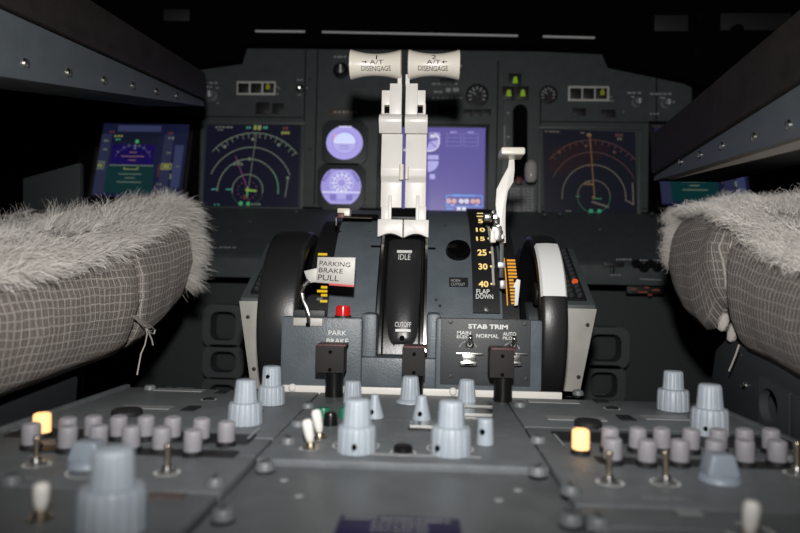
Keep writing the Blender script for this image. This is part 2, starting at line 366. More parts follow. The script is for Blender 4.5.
# ------------------------------------------------------------------ displays
SCRD = glow('screen_navy', (.0028, .0030, .0115)); SCRD2 = glow('screen_navy_dim', (.0030, .0035, .008))
gW = glow('symbol_grey_green', (.10, .125, .09)); gG = glow('symbol_green', (.04, .26, .09)); gM = glow('symbol_magenta', (.13, .03, .09))
gC = glow('symbol_cyan', (.04, .20, .15)); gY = glow('symbol_yellow', (.20, .21, .05)); gR = glow('symbol_red', (.12, .03, .03))
dW = glow('symbol_dull_tan', (.085, .075, .055)); dR = glow('symbol_dull_red', (.06, .028, .025)); dG = glow('symbol_dull_green', (.02, .12, .06)); dO = glow('symbol_dull_orange', (.12, .07, .03)); dRd = glow('symbol_faint_red', (.008, .0035, .0055))
def nav(name, label, corners, which):
    """corners px TL TR BR BL of the glowing glass"""
    cs = [P(x, y, YP - .001) for x, y in corners]
    ctr = sum(cs, Vector()) / 4
    t = thing(name, label, 'display', (ctr.x, YP, ctr.z), None)
    w = (cs[1] - cs[0]).length; h = (cs[3] - cs[0]).length
    b = MB(); fw = .007
    X0, X1, Z0, Z1 = min(c.x for c in cs), max(c.x for c in cs), min(c.z for c in cs), max(c.z for c in cs)
    for (cx, cz, sx, sz) in ((ctr.x, Z1 + fw / 2, X1 - X0 + 2 * fw, fw), (ctr.x, Z0 - fw / 2, X1 - X0 + 2 * fw, fw), (X0 - fw / 2, ctr.z, fw, Z1 - Z0), (X1 + fw / 2, ctr.z, fw, Z1 - Z0)):
        b.box((cx, YP - .002, cz), (sx, .0038, sz), PANEL, .001)
    b.build('bezel', t)
    b = MB(); b.face(cs, SCRD if which == 'L' else SCRD2); scr = b.build('screen', t, smooth=0)
    b = MB(); 
    if which == 'L':
        d = Draw(b, cs, .0004, 515, 430); ox, oy = 45, 60; A, G, Cn, Mg, Yl, Rd = gW, gG, gC, gM, gY, gR
        def pt(x, y): return (x - ox, y - oy)
        cx, cy = 238, 345
        d.arc(cx, cy, 83, -10, 190, 5, A); d.arc(cx, cy, 83, 190, 350, 3, glow('symbol_faint_green', (.03, .045, .035)))
        d.arc(cx + 2, cy, 165, -5, 182, 5.5, gG if False else A); d.arc(cx + 2, cy, 165, -6, 40, 6, glow('symbol_mid_green', (.06, .17, .09)))
        d.arc(cx + 12, cy + 5, 232, 22, 157, 5, A, ry=232); d.arc(cx + 25, cy + 5, 308, 40, 137, 5, A)
        for a in range(42, 137, 6): 
            ca, sa = math.cos(math.radians(a)), math.sin(math.radians(a)); L = 24 if a % 18 else 14
            d.line([(cx + 25 + 306 * ca, cy + 5 - 306 * sa), (cx + 25 + (306 - L) * ca, cy + 5 - (306 - L) * sa)], 4, A)
        for x, y in ((104, 115), (256, 75), (398, 105), (242, 180)): d.disc(x, y, 9, A, 10, lift=.0001)
        d.line([(275, 42), (244, 330)], 3.5, A); d.line([(165, 165), (235, 330)], 5, Mg)
        d.dashes(155, 215, 208, 12, A, 3); d.dashes(168, 200, 198, 10, A, 2)
        for i in range(14):
            a = i * 2 * PI / 14; d.disc(cx + 52 * math.cos(a), cy + 48 * math.sin(a), 3.5, Mg, 6, lift=.0001)
        d.disc(cx, cy - 2, 11, gY, 12, lift=.0001); d.line([(238, 330), (238, 380)], 8, G); d.line([(238, 344), (285, 348)], 10, glow('symbol_lime', (.15, .30, .05))); d.box(220, 372, 240, 385, 5, gR)
        for x in (55, 135): d.line([(x - 12, 342), (x + 18, 340)], 7, Cn)
        d.disc(205, 415, 12, G, 10, lift=.0001); d.disc(245, 415, 11, G, 10, lift=.0001); d.dashes(262, 315, 418, 9, A, 3)
        d.line([(456, 278), (444, 378)], 5, A); d.disc(454, 278, 9, A, 8, lift=.0001)
        d.dashes(218, 245, 14, 13, Cn, 2); d.dashes(258, 302, 14, 24, glow('symbol_olive', (.18, .20, .06)), 2); d.dashes(310, 336, 14, 13, Cn, 2)
        d.dashes(48, 145, 12, 7, A, 5); d.dashes(60, 95, 26, 6, A, 2); d.dashes(418, 450, 18, 15, gR, 2); d.dashes(410, 460, 42, 14, gY, 3); d.dashes(60, 95, 422, 6, gC, 2)
    else:
        d = Draw(b, cs, .0004, 490, 440); A, G, Rd, O = dW, dG, dR, dO
        cx, cy = 265, 350
        d.poly([(20, 140), (60, 100), (150, 65), (250, 52), (380, 80), (300, 150), (200, 200), (100, 240), (30, 230)], dRd, .00005)
        d.arc(cx, cy, 86, 0, 190, 4, A); d.arc(cx, cy, 86, 190, 360, 2.5, dG)
        d.arc(cx, cy, 168, -8, 185, 5, A); d.arc(cx, cy, 235, 25, 155, 4, dR); d.arc(cx, cy, 300, 42, 140, 4, Rd)
        for a in range(45, 140, 7):
            ca, sa = math.cos(math.radians(a)), math.sin(math.radians(a)); d.line([(cx + 298 * ca, cy - 298 * sa), (cx + 278 * ca, cy - 278 * sa)], 3.5, Rd)
        for x, y in ((85, 118), (228, 82), (378, 112), (240, 185)): d.disc(x, y, 9, Rd, 10, lift=.0001)
        d.line([(250, 36), (268, 350)], 5, O); d.disc(245, 24, 14, O, 8, ry=11, lift=.0001); d.disc(264, 355, 9, O, 10, lift=.0001)
        d.dashes(215, 265, 285, 10, O, 3); d.dashes(222, 250, 274, 8, O, 2); d.line([(255, 378), (340, 405)], 9, A); d.line([(270, 360), (305, 362)], 6, dG)
        d.line([(170, 350), (190, 350)], 5, dG); d.line([(350, 352), (350, 358)], 4, dG)
        d.disc(248, 428, 12, glow('symbol_green_right', (.03, .20, .11)), 10, lift=.0001); d.disc(292, 428, 12, glow('symbol_green_right', (.03, .20, .11)), 10, lift=.0001); d.dashes(115, 145, 428, 7, A, 2)
        d.line([(470, 275), (472, 390), (440, 370)], 6, A); d.dashes(10, 90, 12, 7, A, 4); d.dashes(200, 225, 14, 6, A, 1); d.dashes(385, 430, 20, 16, Rd, 3); d.dashes(395, 425, 40, 12, A, 2)
    b.build('map_symbol', t, smooth=0)
    return t
nav('navigation_display', 'square navy map display with white range arcs, left of the two round standby instruments', [(207, 125), (301, 125), (298, 207), (203, 206)], 'L')
nav('navigation_display', 'square dark map display with reddish range arcs, right of the landing gear lever', [(543, 129), (635, 132), (637, 214), (544, 213)], 'R')

def flight_display(label, px, Ys, left):
    cs = [P(x, y, Y) for (x, y), Y in zip(px, Ys)]
    ctr = sum(cs, Vector()) / 4
    t = thing('flight_display', label, 'display', ctr)
    n = (cs[1] - cs[0]).cross(cs[3] - cs[0]).normalized()
    if n.dot(CAM - cs[0]) < 0: n = -n
    b = MB(); e = [c + (c - ctr).normalized() * .010 for c in cs]
    for i in range(4):
        j = (i + 1) % 4; b.prism([e[i] + n * .002, e[j] + n * .002, cs[j] + n * .002, cs[i] + n * .002], -n * .009, BLACKP, .0006)
    b.build('bezel', t)
    b = MB(); b.face(cs, glow('screen_slate_blue', (.0065, .0085, .028))); b.build('screen', t, smooth=0)
    b = MB(); d = Draw(b, cs, .0004, 510, 420)
    sky = glow('attitude_sky', (.006, .002, .060)); gnd = glow('attitude_ground', (.003, .022, .024)); tape = glow('tape_slate', (.018, .020, .048)); bar = glow('tape_blue', (.028, .034, .085))
    d.rect(90, 10, 345, 45, bar, .00005); d.rect(75, 120, 325, 240, sky, .00005); d.rect(60, 240, 335, 400, gnd, .00005)
    d.rect(75, 30, 340, 120, glow('screen_dark_slate', (.006, .008, .018)), .00004)
    d.rect(-5, 60, 60, 410, tape, .00005); d.rect(370, 60, 425, 400, tape, .00005); d.rect(440, 120, 490, 360, bar, .00005)
    A = gW; d.line([(75, 240), (325, 240)], 6, A)
    for y, w in ((165, 40), (188, 130), (210, 40), (262, 90), (290, 130), (312, 55), (336, 140)): d.line([(200 - w / 2, y), (200 + w / 2, y)], 5, gW if y > 220 else glow('symbol_salmon', (.17, .08, .09)))
    d.line([(160, 250), (165, 262), (235, 262), (240, 250)], 5, gY)
    d.arc(200, 240, 115, 25, 155, 3, glow('symbol_faint_violet', (.06, .05, .13)), 20)
    for a in (40, 60, 75, 105, 120, 140): ca, sa = math.cos(math.radians(a)), math.sin(math.radians(a)); d.line([(200 + 112 * ca, 240 - 112 * sa), (200 + 126 * ca, 240 - 126 * sa)], 4, A)
    d.disc(213, 102, 12, gG, 8, lift=.0001); d.line([(207, 122), (207, 145)], 9, gW)
    d.dashes(75, 130, 72, 10, gY, 3); d.dashes(85, 120, 92, 10, gC, 2); d.dashes(45, 75, 48, 10, gR, 2); d.dashes(390, 420, 52, 10, gR, 2); d.dashes(395, 430, 80, 12, A, 2); d.dashes(18, 50, 100, 12, A, 2); d.dashes(22, 48, 150, 12, A, 2)
    d.box(-5, 222, 40, 262, 6, A); d.dashes(5, 35, 243, 20, gY, 2); d.box(375, 228, 432, 258, 5, gY); d.dashes(385, 425, 243, 18, gY, 3); d.line([(362, 232), (362, 300)], 5, gR)
    d.dashes(395, 425, 165, 10, A, 2); d.dashes(360, 395, 345, 10, A, 2); d.dashes(430, 445, 300, 30, A, 1); d.line([(455, 240), (480, 243)], 4, A)
    b.build('flight_symbol', t, smooth=0)
flight_display('blue flight display on the left, its green and violet attitude picture above the sheepskin', [(104, 123.5), (190, 124.5), (181, 198), (92, 196)], (1.10, 1.10, 1.095, 1.095), True)
flight_display('blue flight display on the right, mostly hidden under the right armrest', [(654, 128), (741, 130), (752, 206), (662, 205)], (1.10, 1.085, 1.08, 1.095), False)

# engine display
cs = [P(384, 127, YP - .001), P(485.5, 128, YP - .001), P(486, 211.5, YP - .001), P(384, 210, YP - .001)]
ctr = sum(cs, Vector()) / 4
ed = thing('engine_display', 'glowing purple engine display behind the white thrust levers', 'display', (ctr.x, YP, ctr.z))
b = MB(); fw = .006; X0, X1, Z0, Z1 = cs[0].x, cs[1].x, cs[2].z, cs[0].z
for (cx, cz, sx, sz) in ((ctr.x, Z1 + fw / 2, X1 - X0 + 2 * fw, fw), (ctr.x, Z0 - fw / 2, X1 - X0 + 2 * fw, fw), (X0 - fw / 2, ctr.z, fw, Z1 - Z0), (X1 + fw / 2, ctr.z, fw, Z1 - Z0)):
    b.box((cx, YP - .0015, cz), (sx, .0028, sz), BLACKP, .001)
b.build('bezel', ed)
b = MB(); b.face(cs, glow('screen_purple', (.108, .090, .315))); b.build('screen', ed, smooth=0)
b = MB(); d = Draw(b, cs, .0004, 544, 445)
LV = glow('symbol_lavender', (.42, .40, .78)); LV2 = glow('symbol_pale_violet', (.22, .20, .47)); LB = glow('symbol_light_blue', (.12, .32, .80)); LW = glow('symbol_white', (.75, .72, .85)); LO = glow('symbol_peach', (.70, .40, .38))
O = 103
def q(x, y): return (x + 85 , y - 40)
for x0 in (250, 342):
    X = x0 + 85
    for i in range(4): d.line([(X, 32 + i * 22), (X + 78, 32 + i * 22)], 3, LV2)
    d.line([(X, 32), (X, 98)], 3, LV2); d.line([(X + 78, 32), (X + 78, 98)], 3, LV2); d.dashes(X + 22, X + 58, 24, 7, LV, 3)
def pie(cx, cy, r, a0, a1, M):
    n = 16; d.poly([(cx, cy)] + [(cx + r * math.cos(math.radians(a0 + (a1 - a0) * i / n)), cy - r * math.sin(math.radians(a0 + (a1 - a0) * i / n))) for i in range(n + 1)], M, .0001)
for cx in (130, 245):
    pie(cx, 75, 50, -110, 10, LV); d.arc(cx, 75, 52, -120, 60, 6, LW); d.box(cx, 30, cx + 55, 60, 4, LV); d.dashes(cx + 5, cx + 50, 46, 16, LW, 3); d.line([(cx, 75), (cx + 36, 108)], 7, LV2, .0002)
    d.rect(cx - 10, 148, cx + 48, 172, LV, .0001); pie(cx - 10, 180, 58, -90, 0, LV); d.rect(cx, 250, cx + 28, 276, LV, .0001)
    d.rect(cx - 60, 150, cx - 48, 158, LV, .0001)
X = 85
d.box(250 + X, 362, 440 + X, 420, 5, LB); d.dashes(282 + X, 405 + X, 362, 11, LB, 7, .0002)
for i, x in enumerate((262, 290, 328, 356, 390, 416)): d.disc(x + X, 392, 13, LO if i in (0, 1, 4, 5) else LW, 10, ry=13, lift=.0002); d.disc(x + X, 394, 4, LV2, 8, lift=.0003)
d.dashes(270 + X, 290 + X, 412, 7, LV, 2, .0002); d.dashes(400 + X, 425 + X, 412, 7, LV, 2, .0002)
d.dashes(250 + X, 290 + X, 434, 8, LB, 3); d.rect(305 + X, 424, 325 + X, 440, LW, .0001); d.rect(332 + X, 424, 352 + X, 440, LW, .0001)
b.build('engine_symbol', ed, smooth=0)

# standby instruments
def standby(px, py, r, label, kind):
    q = P(px, py, YP); R = m(r, YP); t = thing('standby_instrument', label, 'instrument', (q.x, YP, q.z))
    b = MB(); s = R * 1.24; ch = s * .3
    def octo(k, Y): return [(q.x + a * k, Y, q.z + c * k) for a, c in ((-s + ch, s), (s - ch, s), (s, s - ch), (s, -s + ch), (s - ch, -s), (-s + ch, -s), (-s, -s + ch), (-s, s - ch))]
    b.prism(octo(1, YP - .006), (0, .006, 0), mat('case_paint', (.035, .042, .045), .5), .0012); b.build('instrument_case', t)
    base = glow('dial_lavender', (.36, .31, .75)); hi = glow('dial_pale_blue', (.62, .70, .98)); pale = glow('dial_white', (.75, .76, .95)); dk = glow('dial_violet', (.20, .17, .50))
    cs = [Vector((q.x + a * R, YP - .0065, q.z + c * R)) for a, c in ((-1, 1), (1, 1), (1, -1), (-1, -1))]
    b = MB(); d = Draw(b, cs, .0, 200, 200)
    if kind == 'att':
        d.disc(100, 100, 100, base, 48, ry=92); b.build('dial_face', t, smooth=0)
        b = MB(); d = Draw(b, cs, .0005, 200, 200)
        d.arc(100, 100, 92, 0, 360, 5, LV, 48, ry=84); d.arc(100, 100, 78, 0, 360, 3, glow('dial_mid', (.48, .44, .85)), 48, ry=72)
        n = 24; d.poly([(100 + 60 * math.cos(PI * i / n), 98 - 52 * math.sin(PI * i / n)) for i in range(n + 1)], hi, .0001)
        d.poly([(100 + 60 * math.cos(-PI * i / n), 104 - 52 * math.sin(-PI * i / n)) for i in range(n + 1)], glow('dial_low', (.45, .42, .80)), .0001)
        d.line([(45, 101), (155, 101)], 6, pale, .0002)
        for y in (118, 132): d.line([(75, y), (125, y)], 4, dk, .0002)
        d.disc(50, 62, 8, LO, 8, lift=.0002); d.disc(46, 84, 6, glow('dial_orange', (.95, .60, .45)), 8, lift=.0002); d.dashes(70, 140, 14, 7, pale, 5, .0002)
    else:
        pts = []
        for i in range(48):
            a = 2 * PI * i / 48; x, y = 100 + 104 * math.cos(a), 100 + 104 * math.sin(a); pts.append((x, min(max(y, 12), 190)))
        d.poly(pts, glow('dial_lavender_low', (.33, .29, .68))); b.build('dial_face', t, smooth=0)
        b = MB(); d = Draw(b, cs, .0005, 200, 200)
        d.arc(103, 82, 60, 0, 360, 9, LV, 40); d.arc(103, 82, 42, 0, 360, 4, pale, 40)
        for a in range(0, 360, 30): ca, sa = math.cos(math.radians(a)), math.sin(math.radians(a)); d.line([(103 + 20 * ca, 82 - 20 * sa), (103 + 54 * ca, 82 - 54 * sa)], 5, pale, .0002)
        d.line([(5, 130), (196, 130)], 6, pale, .0002); d.rect(45, 142, 75, 172, dk, .0001); d.rect(130, 142, 160, 172, dk, .0001); d.rect(82, 145, 124, 162, LV, .0001); d.line([(18, 150), (60, 185), (150, 185), (184, 150)], 5, LV)
        d.poly([(2, 70), (40, 20), (48, 26), (14, 80)], dk, .0001); d.poly([(198, 70), (160, 20), (152, 26), (186, 80)], dk, .0001)
    b.build('dial_marking', t, smooth=0)
standby(345, 143.5, 18.5, 'round lavender standby attitude indicator, upper of the two lit dials', 'att')
standby(341.5, 187, 19.5, 'round lavender standby compass dial with cut off sides, lower of the two lit dials', 'rmi')

# annunciator rows
def annun(x0, y0, x1, y1, label):
    c = P((x0 + x1) / 2, (y0 + y1) / 2, YP); t = thing('annunciator_panel', label, 'warning light', (c.x, YP, c.z))
    b = MB(); b.slab(x0, y0, x1, y1, YP - .004, .004, mat('white_frame_paint', (.55, .56, .54), .5), .0008); b.build('light_frame', t)
    w = (x1 - x0 - 2.2) / 3
    for i in range(3):
        b = MB(); a = x0 + 1.8 + i * w; b.slab(a, y0 + 2, a + w - 1.6, y1 - 2, YP - .0055, .003, BLACKP, .0004)
        if i == 2:
            cc = P(a + w / 2 - .6, (y0 + y1) / 2, YP); g = glow('annunciator_yellow', (.16, .17, .01))
            for dz in (-.0025, .0015): b.box((cc.x, YP - .0058, cc.z + dz), (.007, .0006, .0022), g, 0)
            b.box((cc.x, YP - .0058, cc.z + .005), (.003, .0006, .002), g, 0)
        o = b.build('light_tile', t)
        if i == 2: o['label'] = 'tile with a faint yellow legend'
annun(236, 81, 276, 95, 'white framed row of three black warning tiles above the left map display')
annun(568.5, 86, 609, 101, 'white framed row of three black warning tiles above the right map display')
# gear lights
t = thing('landing_gear_indicator', 'three small green lit lamps in a triangle above the gear lever slot', 'indicator light', P(515, 87, YP))
for (px, py) in ((515, 80), (508.5, 93), (522.5, 93)):
    b = MB(); b.slab(px - 6.3, py - 6.8, px + 6.3, py + 6.8, YP - .004, .004, BLACKP, .0006)
    g = glow('gear_green', (.14, .23, .01)); c = P(px, py + 1, YP)
    b.prism([(c.x - .0045, YP - .0045, c.z - .005), (c.x + .0045, YP - .0045, c.z - .005), (c.x + .0025, YP - .0045, c.z + .006), (c.x - .0025, YP - .0045, c.z + .006)], (0, .0006, 0), g)
    b.build('green_lamp', t)
# gauges
def gauge(px, py, r, label, white, pend):
    q = P(px, py, YP); R = m(r, YP); t = thing('round_gauge', label, 'gauge', (q.x, YP, q.z))
    b = MB(); b.lathe((q.x, YP, q.z), (0, -1, 0), [(R, 0), (R, .004), (R * .88, .005), (R * .85, .002), (0, .002)], BLACKP, 32); b.build('gauge_case', t)
    cs = [Vector((q.x + a * R, YP - .0024, q.z + c * R)) for a, c in ((-1, 1), (1, 1), (1, -1), (-1, -1))]
    b = MB(); d = Draw(b, cs, 0, 200, 200)
    for i in range(9):
        a = math.radians(210 - i * 30); ca, sa = math.cos(a), math.sin(a); d.line([(100 + 76 * ca, 100 - 76 * sa), (100 + (50 if i % 2 else 58) * ca, 100 - (50 if i % 2 else 58) * sa)], 12, white, .0002)
    if pend: d.arc(100, 100, 66, -50, 10, 12, mat('red_arc_paint', (.35, .03, .03), .5), 10)
    d.line([(100, 100), (60, 70)], 9, white, .0004); d.disc(100, 100, 14, DARKP, 12, lift=.0005); b.build('dial_marking', t, smooth=0)
gauge(477, 96, 11.5, 'round black gauge with white numerals left of the green gear lamps', WHITED, False)
gauge(548, 95, 9, 'small round gauge with a red arc right of the green gear lamps', WHITED, True)
# gear lever
t = thing('landing_gear_lever', 'landing gear lever with clear oval knob beside its black slot and placard', 'lever', P(527, 170, YP))
b = MB(); q0, q1 = P(520, 112, YP), P(520, 180, YP); R = m(7.2, YP)
poly = [(q0.x + R * math.cos(PI * i / 12), YP - .003, q0.z + R * math.sin(PI * i / 12)) for i in range(13)] + [(q1.x - R, YP - .003, q1.z), (q1.x + R, YP - .003, q1.z)]
b.prism(poly, (0, .003, 0), BLACKM, 0); b.build('slot_plate', t)
b = MB(); b.slab(503, 104, 511.5, 185, YP - .002, .002, mat('gear_strip', (.09, .105, .11), .5), .0004)
d = Draw(b, [P(503, 104, YP - .002), P(511.5, 104, YP - .002), P(511.5, 150, YP - .002), P(503, 150, YP - .002)], .0003, 8.5, 46)
d.dashes(4, 7.5, 9, 1.6, WHITED, 1); d.dashes(4, 7.5, 33, 1.8, WHITED, 1); d.line([(1.5, 22), (1.5, 44)], 1, WHITED); b.build('side_strip', t)
b = MB(); b.slab(508, 186, 536, 218, YP - .002, .002, mat('placard_grey', (.14, .15, .15), .5), .0004)
d = Draw(b, [P(508, 186, YP - .002), P(536, 186, YP - .002), P(536, 218, YP - .002), P(508, 218, YP - .002)], .0003, 28, 32)
for y in range(3, 30, 3):
    d.dashes(2, 12, y, 1.5, WHITED, 3); d.dashes(15, 26, y, 1.5, WHITED, 3)
b.build('placard', t)
b = MB(); q = P(531, 172, YP - .05); R = m(6.3, YP - .05)
b.cyl((q.x - .004, YP, q.z + .004), (q.x, YP - .045, q.z), .004, METAL)
b.build('lever_arm', t)
b = MB(); b.lathe((q.x, YP - .05, q.z - R * 1.7), (0, 0, 1), [(0, 0), (R * .6, .001), (R * .95, R * .6), (R, R * 1.2), (R, R * 2.2), (R * .9, R * 3), (R * .5, R * 3.5), (0, R * 3.6)], CLEAR, 24); b.build('oval_knob', t)
b = MB(); q = P(519, 181, YP - .01); b.box(q, (m(6, YP), .014, m(7, YP)), mat('dark_red_plastic', (.10, .015, .015), .5), .001); b.build('lock_trigger', t)

# ================================================================== CONTROL STAND
YC, ZC, RB = .70, .0, .165
def cyl_hit(px, py, R=RB):
    d = ray(px, py); oy, oz = CAM.y - YC, CAM.z - ZC
    A = d.y ** 2 + d.z ** 2; B = 2 * (oy * d.y + oz * d.z); Cc = oy ** 2 + oz ** 2 - R * R
    disc = max(B * B - 4 * A * Cc, 0); t = (-B - math.sqrt(disc)) / (2 * A); return CAM + d * t
def ang(p): return math.atan2(p.z - ZC, YC - p.y)
def onarc(x, th, R): return Vector((x, YC - R * math.cos(th), ZC + R * math.sin(th)))
def arc_band(mb, x0, x1, th0, th1, R, thick, M, n=28, x0b=None, x1b=None):
    """solid curved band; x0b/x1b the bounds at th0 (bottom) when it tapers"""
    k = mb.mi(M); rows = []
    for i in range(n + 1):
        f = i / n; th = th0 + (th1 - th0) * f
        a = x0 if x0b is None else x0b + (x0 - x0b) * f; c = x1 if x1b is None else x1b + (x1 - x1b) * f
        rows.append([mb.bm.verts.new(onarc(x, th, r)) for x, r in ((a, R), (c, R), (c, R - thick), (a, R - thick))])
    for A, B in zip(rows, rows[1:]):
        for j in range(4):
            mb.bm.faces.new([A[j], A[(j + 1) % 4], B[(j + 1) % 4], B[j]]).material_index = k
    mb.bm.faces.new(rows[0]).material_index = k; mb.bm.faces.new(rows[-1][::-1]).material_index = k

cs_t = thing('control_stand', 'grey thrust lever control stand with curved black lever slot in the middle of the cockpit', 'control stand', (0, .6, 0))
def X_at(px, py, R=RB): return cyl_hit(px, py, R).x
YF = .508
xL, xR = X_at(331, 280), X_at(501, 280)
sL, sR = X_at(376, 300), X_at(426, 300)
th_lo = ang(cyl_hit(400, 320)); 
b = MB()
TH1 = math.radians(100)
arc_band(b, xL, sL, -.02, TH1, RB, .12, STAND, 36); arc_band(b, sR, xR, -.02, TH1, RB, .12, STAND, 36)
b.build('stand_body', cs_t, smooth=35)
# front blocks
b = MB()
zbot = P(400, 390, YF).z
def fblock(px0, py0, px1, py1, Y0, Y1, M, bev=.003):
    a, c = P(px0, py0, Y0), P(px1, py1, Y0)
    zt_, z0_ = max(a.z, c.z), zbot
    zt_ = P((px0 + px1) / 2, py0, Y0).z
    b.box(((a.x + c.x) / 2, (Y0 + Y1) / 2, (zt_ + z0_) / 2), (c.x - a.x, Y1 - Y0, zt_ - z0_), M, bev)
fblock(281, 317, 361, 388, YF, .517, STAND); b.build('left_front_block', cs_t)
b = MB(); fblock(436, 319, 542, 391, YF, .517, STAND); b.build('right_front_block', cs_t)
b = MB(); fblock(352, 358, 445, 390, YF + .004, .54, STAND, .002)
b.build('center_front_block', cs_t)
# body shoulder column between blocks and slot
for x0, x1 in ((361, 377), (427, 441)):
    b = MB(); a, c = P(x0, 316, .52), P(x1, 316, .52)
    b.box(((a.x + c.x) / 2, .535, (zbot + a.z) / 2), (c.x - a.x, .03, a.z - zbot + .004), STAND, .003); b.build('slot_cheek', cs_t)
# metal edging of the slot
b = MB()
for px in (378.5, 425.5):
    x = X_at(px, 300, .168); arc_band(b, x - .0011, x + .0011, ang(cyl_hit(400, 362, .168)) if False else .04, math.radians(56), .1675, .01, METAL, 24)
b.build('slot_edging', cs_t)
# black slot drum
b = MB(); arc_band(b, sL + .0022, sR - .0022, -.05, TH1, .1600, .10, BLACKG, 40)
for px in (384, 420): x = X_at(px, 300, .16); arc_band(b, x - .0008, x + .0008, 0, TH1, .1612, .003, BLACKM, 30)
b.build('slot_cover', cs_t, smooth=35)
# raised fairing, narrowing to a round lower end
b = MB(); n = 30; rows = []; k = b.mi(FAIR)
tb, tt = ang(cyl_hit(403, 346, .165)), ang(cyl_hit(404, 239, .163))
xc = X_at(403.5, 300, .163)
for i in range(n + 1):
    f = i / n; th = tb + (tt - tb) * f
    w = .0145 + .0020 * f
    if f < .12: w *= math.sqrt(max(0.02, 1 - ((.12 - f) / .12) ** 2)) * .5 + .5
    if f < .35: w *= .80 + .20 * f / .35
    h = .003 + .003 * math.sin(PI * min(1, f * 1.0)) 
    if i == 0: h = -.003
    ring = []
    for j in range(9):
        s = -1 + 2 * j / 8; prof = max(0, 1 - abs(s) ** 3.2)
        ring.append(b.bm.verts.new(onarc(xc + s * w, th, .1600 + h * prof)))
    rows.append(ring)
for A, B in zip(rows, rows[1:]):
    for j in range(8): b.bm.faces.new([A[j], A[j + 1], B[j + 1], B[j]]).material_index = k
q = cyl_hit(402, 338, .164); b.cyl(q + Vector((0, .002, 0)), q - Vector((0, .0012, 0)), .0022, BLACKM, 12)
b.build('slot_fairing', cs_t, smooth=60)
b = MB()
def text_arc(mb, s, px, py, wpx, hpx, R, M, bold=0.0):
    c = cyl_hit(px, py, R); th = ang(c); D = c.y
    # height in px foreshortened: solve using arcs
    t0, t1 = ang(cyl_hit(px, py + hpx / 2, R)), ang(cyl_hit(px, py - hpx / 2, R))
    put_text(mb, s, m(wpx, D), 1.0, lambda a, bb: onarc(c.x + a, (t0 + t1) / 2 + bb * (t1 - t0), R), M, bold)
text_arc(b, 'IDLE', 404.5, 257, 12, 5.4, .1669, WHITE); text_arc(b, 'CUTOFF', 403, 324.5, 16, 5, .1666, WHITE)
for (px, py, w, h) in ((404.5, 251.5, 15, 2.2), (403, 330.5, 15, 2.6)):
    c = cyl_hit(px, py, .1668); t0, t1 = ang(cyl_hit(px, py + h / 2, .1668)), ang(cyl_hit(px, py - h / 2, .1668)); arc_band(b, c.x - m(w, c.y) / 2, c.x + m(w, c.y) / 2, t0, t1, .1670, .0008, WHITE, 3)
b.build('slot_lettering', cs_t, smooth=0)
# cream base strip behind the pedestal
b = MB(); a, c = P(280, 391, .5065), P(562, 396, .5065)
b.box(((a.x + c.x) / 2, .5075, (P(400, 388, .5065).z + P(400, 398, .5065).z) / 2), (c.x - a.x, .003, m(10, .5065)), CREAM, .0006)
for px, py in ((292, 388), (453, 392)):
    q = P(px, py, .505); b.lathe((q.x, .5065, q.z), (0, -1, 0), [(.0034, 0), (.0032, .0012), (.002, .0022), (0, .0025)], CREAM, 16)
b.build('base_strip', cs_t)
# cream side plates beyond the wheels
for poly, scr, nm in (([(239, 301), (262, 301), (266, 389), (251, 389)], ((248, 317), (254, 369)), 'l'), ([(562, 308), (597, 309), (580, 392), (560, 391)], ((587.5, 325), (578.5, 377)), 'r')):
    b = MB(); Yp = .60; b.prism([P(x, y, Yp) for x, y in poly], (0, .003, 0), CREAMD, .0005)
    for px, py in scr:
        q = P(px, py, Yp); b.lathe((q.x, Yp, q.z), (0, -1, 0), [(.0019, -.0005), (.0019, .0006), (0, .0008)], BLACKP, 12)
    b.build('side_plate', cs_t)
# outer console tops carrying keypads
zf = P(580, 305, .60).z
for x0, x1 in ((P(239, 301, .6).x, -.128), (.131, P(597, 309, .6).x)):
    b = MB(); b.prism([(x0, .603, zf), (x0, .70, .128), (x0, .84, .135), (x0, .97, .10), (x0, .97, .075), (x0, .70, .10), (x0, .608, zf - .012), (x0, .603, zf - .008)], (x1 - x0, 0, 0), PANEL, .002); b.build('outer_console', cs_t)
# index strips with lit scales each side of the body
AMB = glow('lit_amber', (.85, .38, .04)); AMBW = glow('lit_warm_numeral', (1.0, .72, .26), 1.1)
for side in (0, 1):
    b = MB(); x0, x1 = (-.0925, xL + .001) if side == 0 else (xR - .001, .0935)
    arc_band(b, x0, x1, -.02, math.radians(75), .155, .1, BLACKP, 24)
    b.build('index_channel', cs_t, smooth=35)
    b = MB()
    if side == 1:
        for i in range(14):
            py = 260 + i * 3.3; c = cyl_hit(508 + i * .35, py, .156); t = ang(c); w = .0030 + (.0035 if i < 6 else (.0015 if i % 2 else 0))
            arc_band(b, c.x - .001, c.x + w, t - .0042, t + .0042, .1562, .002, AMB, 2)
        c = cyl_hit(506, 282, .156); arc_band(b, c.x - .0002, c.x + .0006, ang(cyl_hit(507, 305, .156)), ang(cyl_hit(506, 258, .156)), .1563, .002, AMB, 10)
    else:
        for py, w in ((254, 8), (258, 5), (287, 5), (291, 9), (295, 5), (301, 6)):
            c = cyl_hit(326, py, .156); t = ang(c); arc_band(b, c.x - m(w, c.y), c.x + .001, t - .006, t + .006, .1562, .002, glow('lit_yellow', (.80, .50, .02)), 2)
        c = cyl_hit(320, 303, .156); text_arc(b, 'APL', 320, 299, 7, 3, .1566, WHITED)
    b.build('lit_index', cs_t, smooth=0)
# white trim pointer on right index
b = MB(); b.prism([P(517, 279, .548), P(520.5, 280, .548), P(518, 305, .548), P(514.5, 306, .548), P(515, 288, .548), P(513, 287, .548)], (0, .002, 0), WSTRIPE, .0003); b.build('trim_pointer', cs_t)
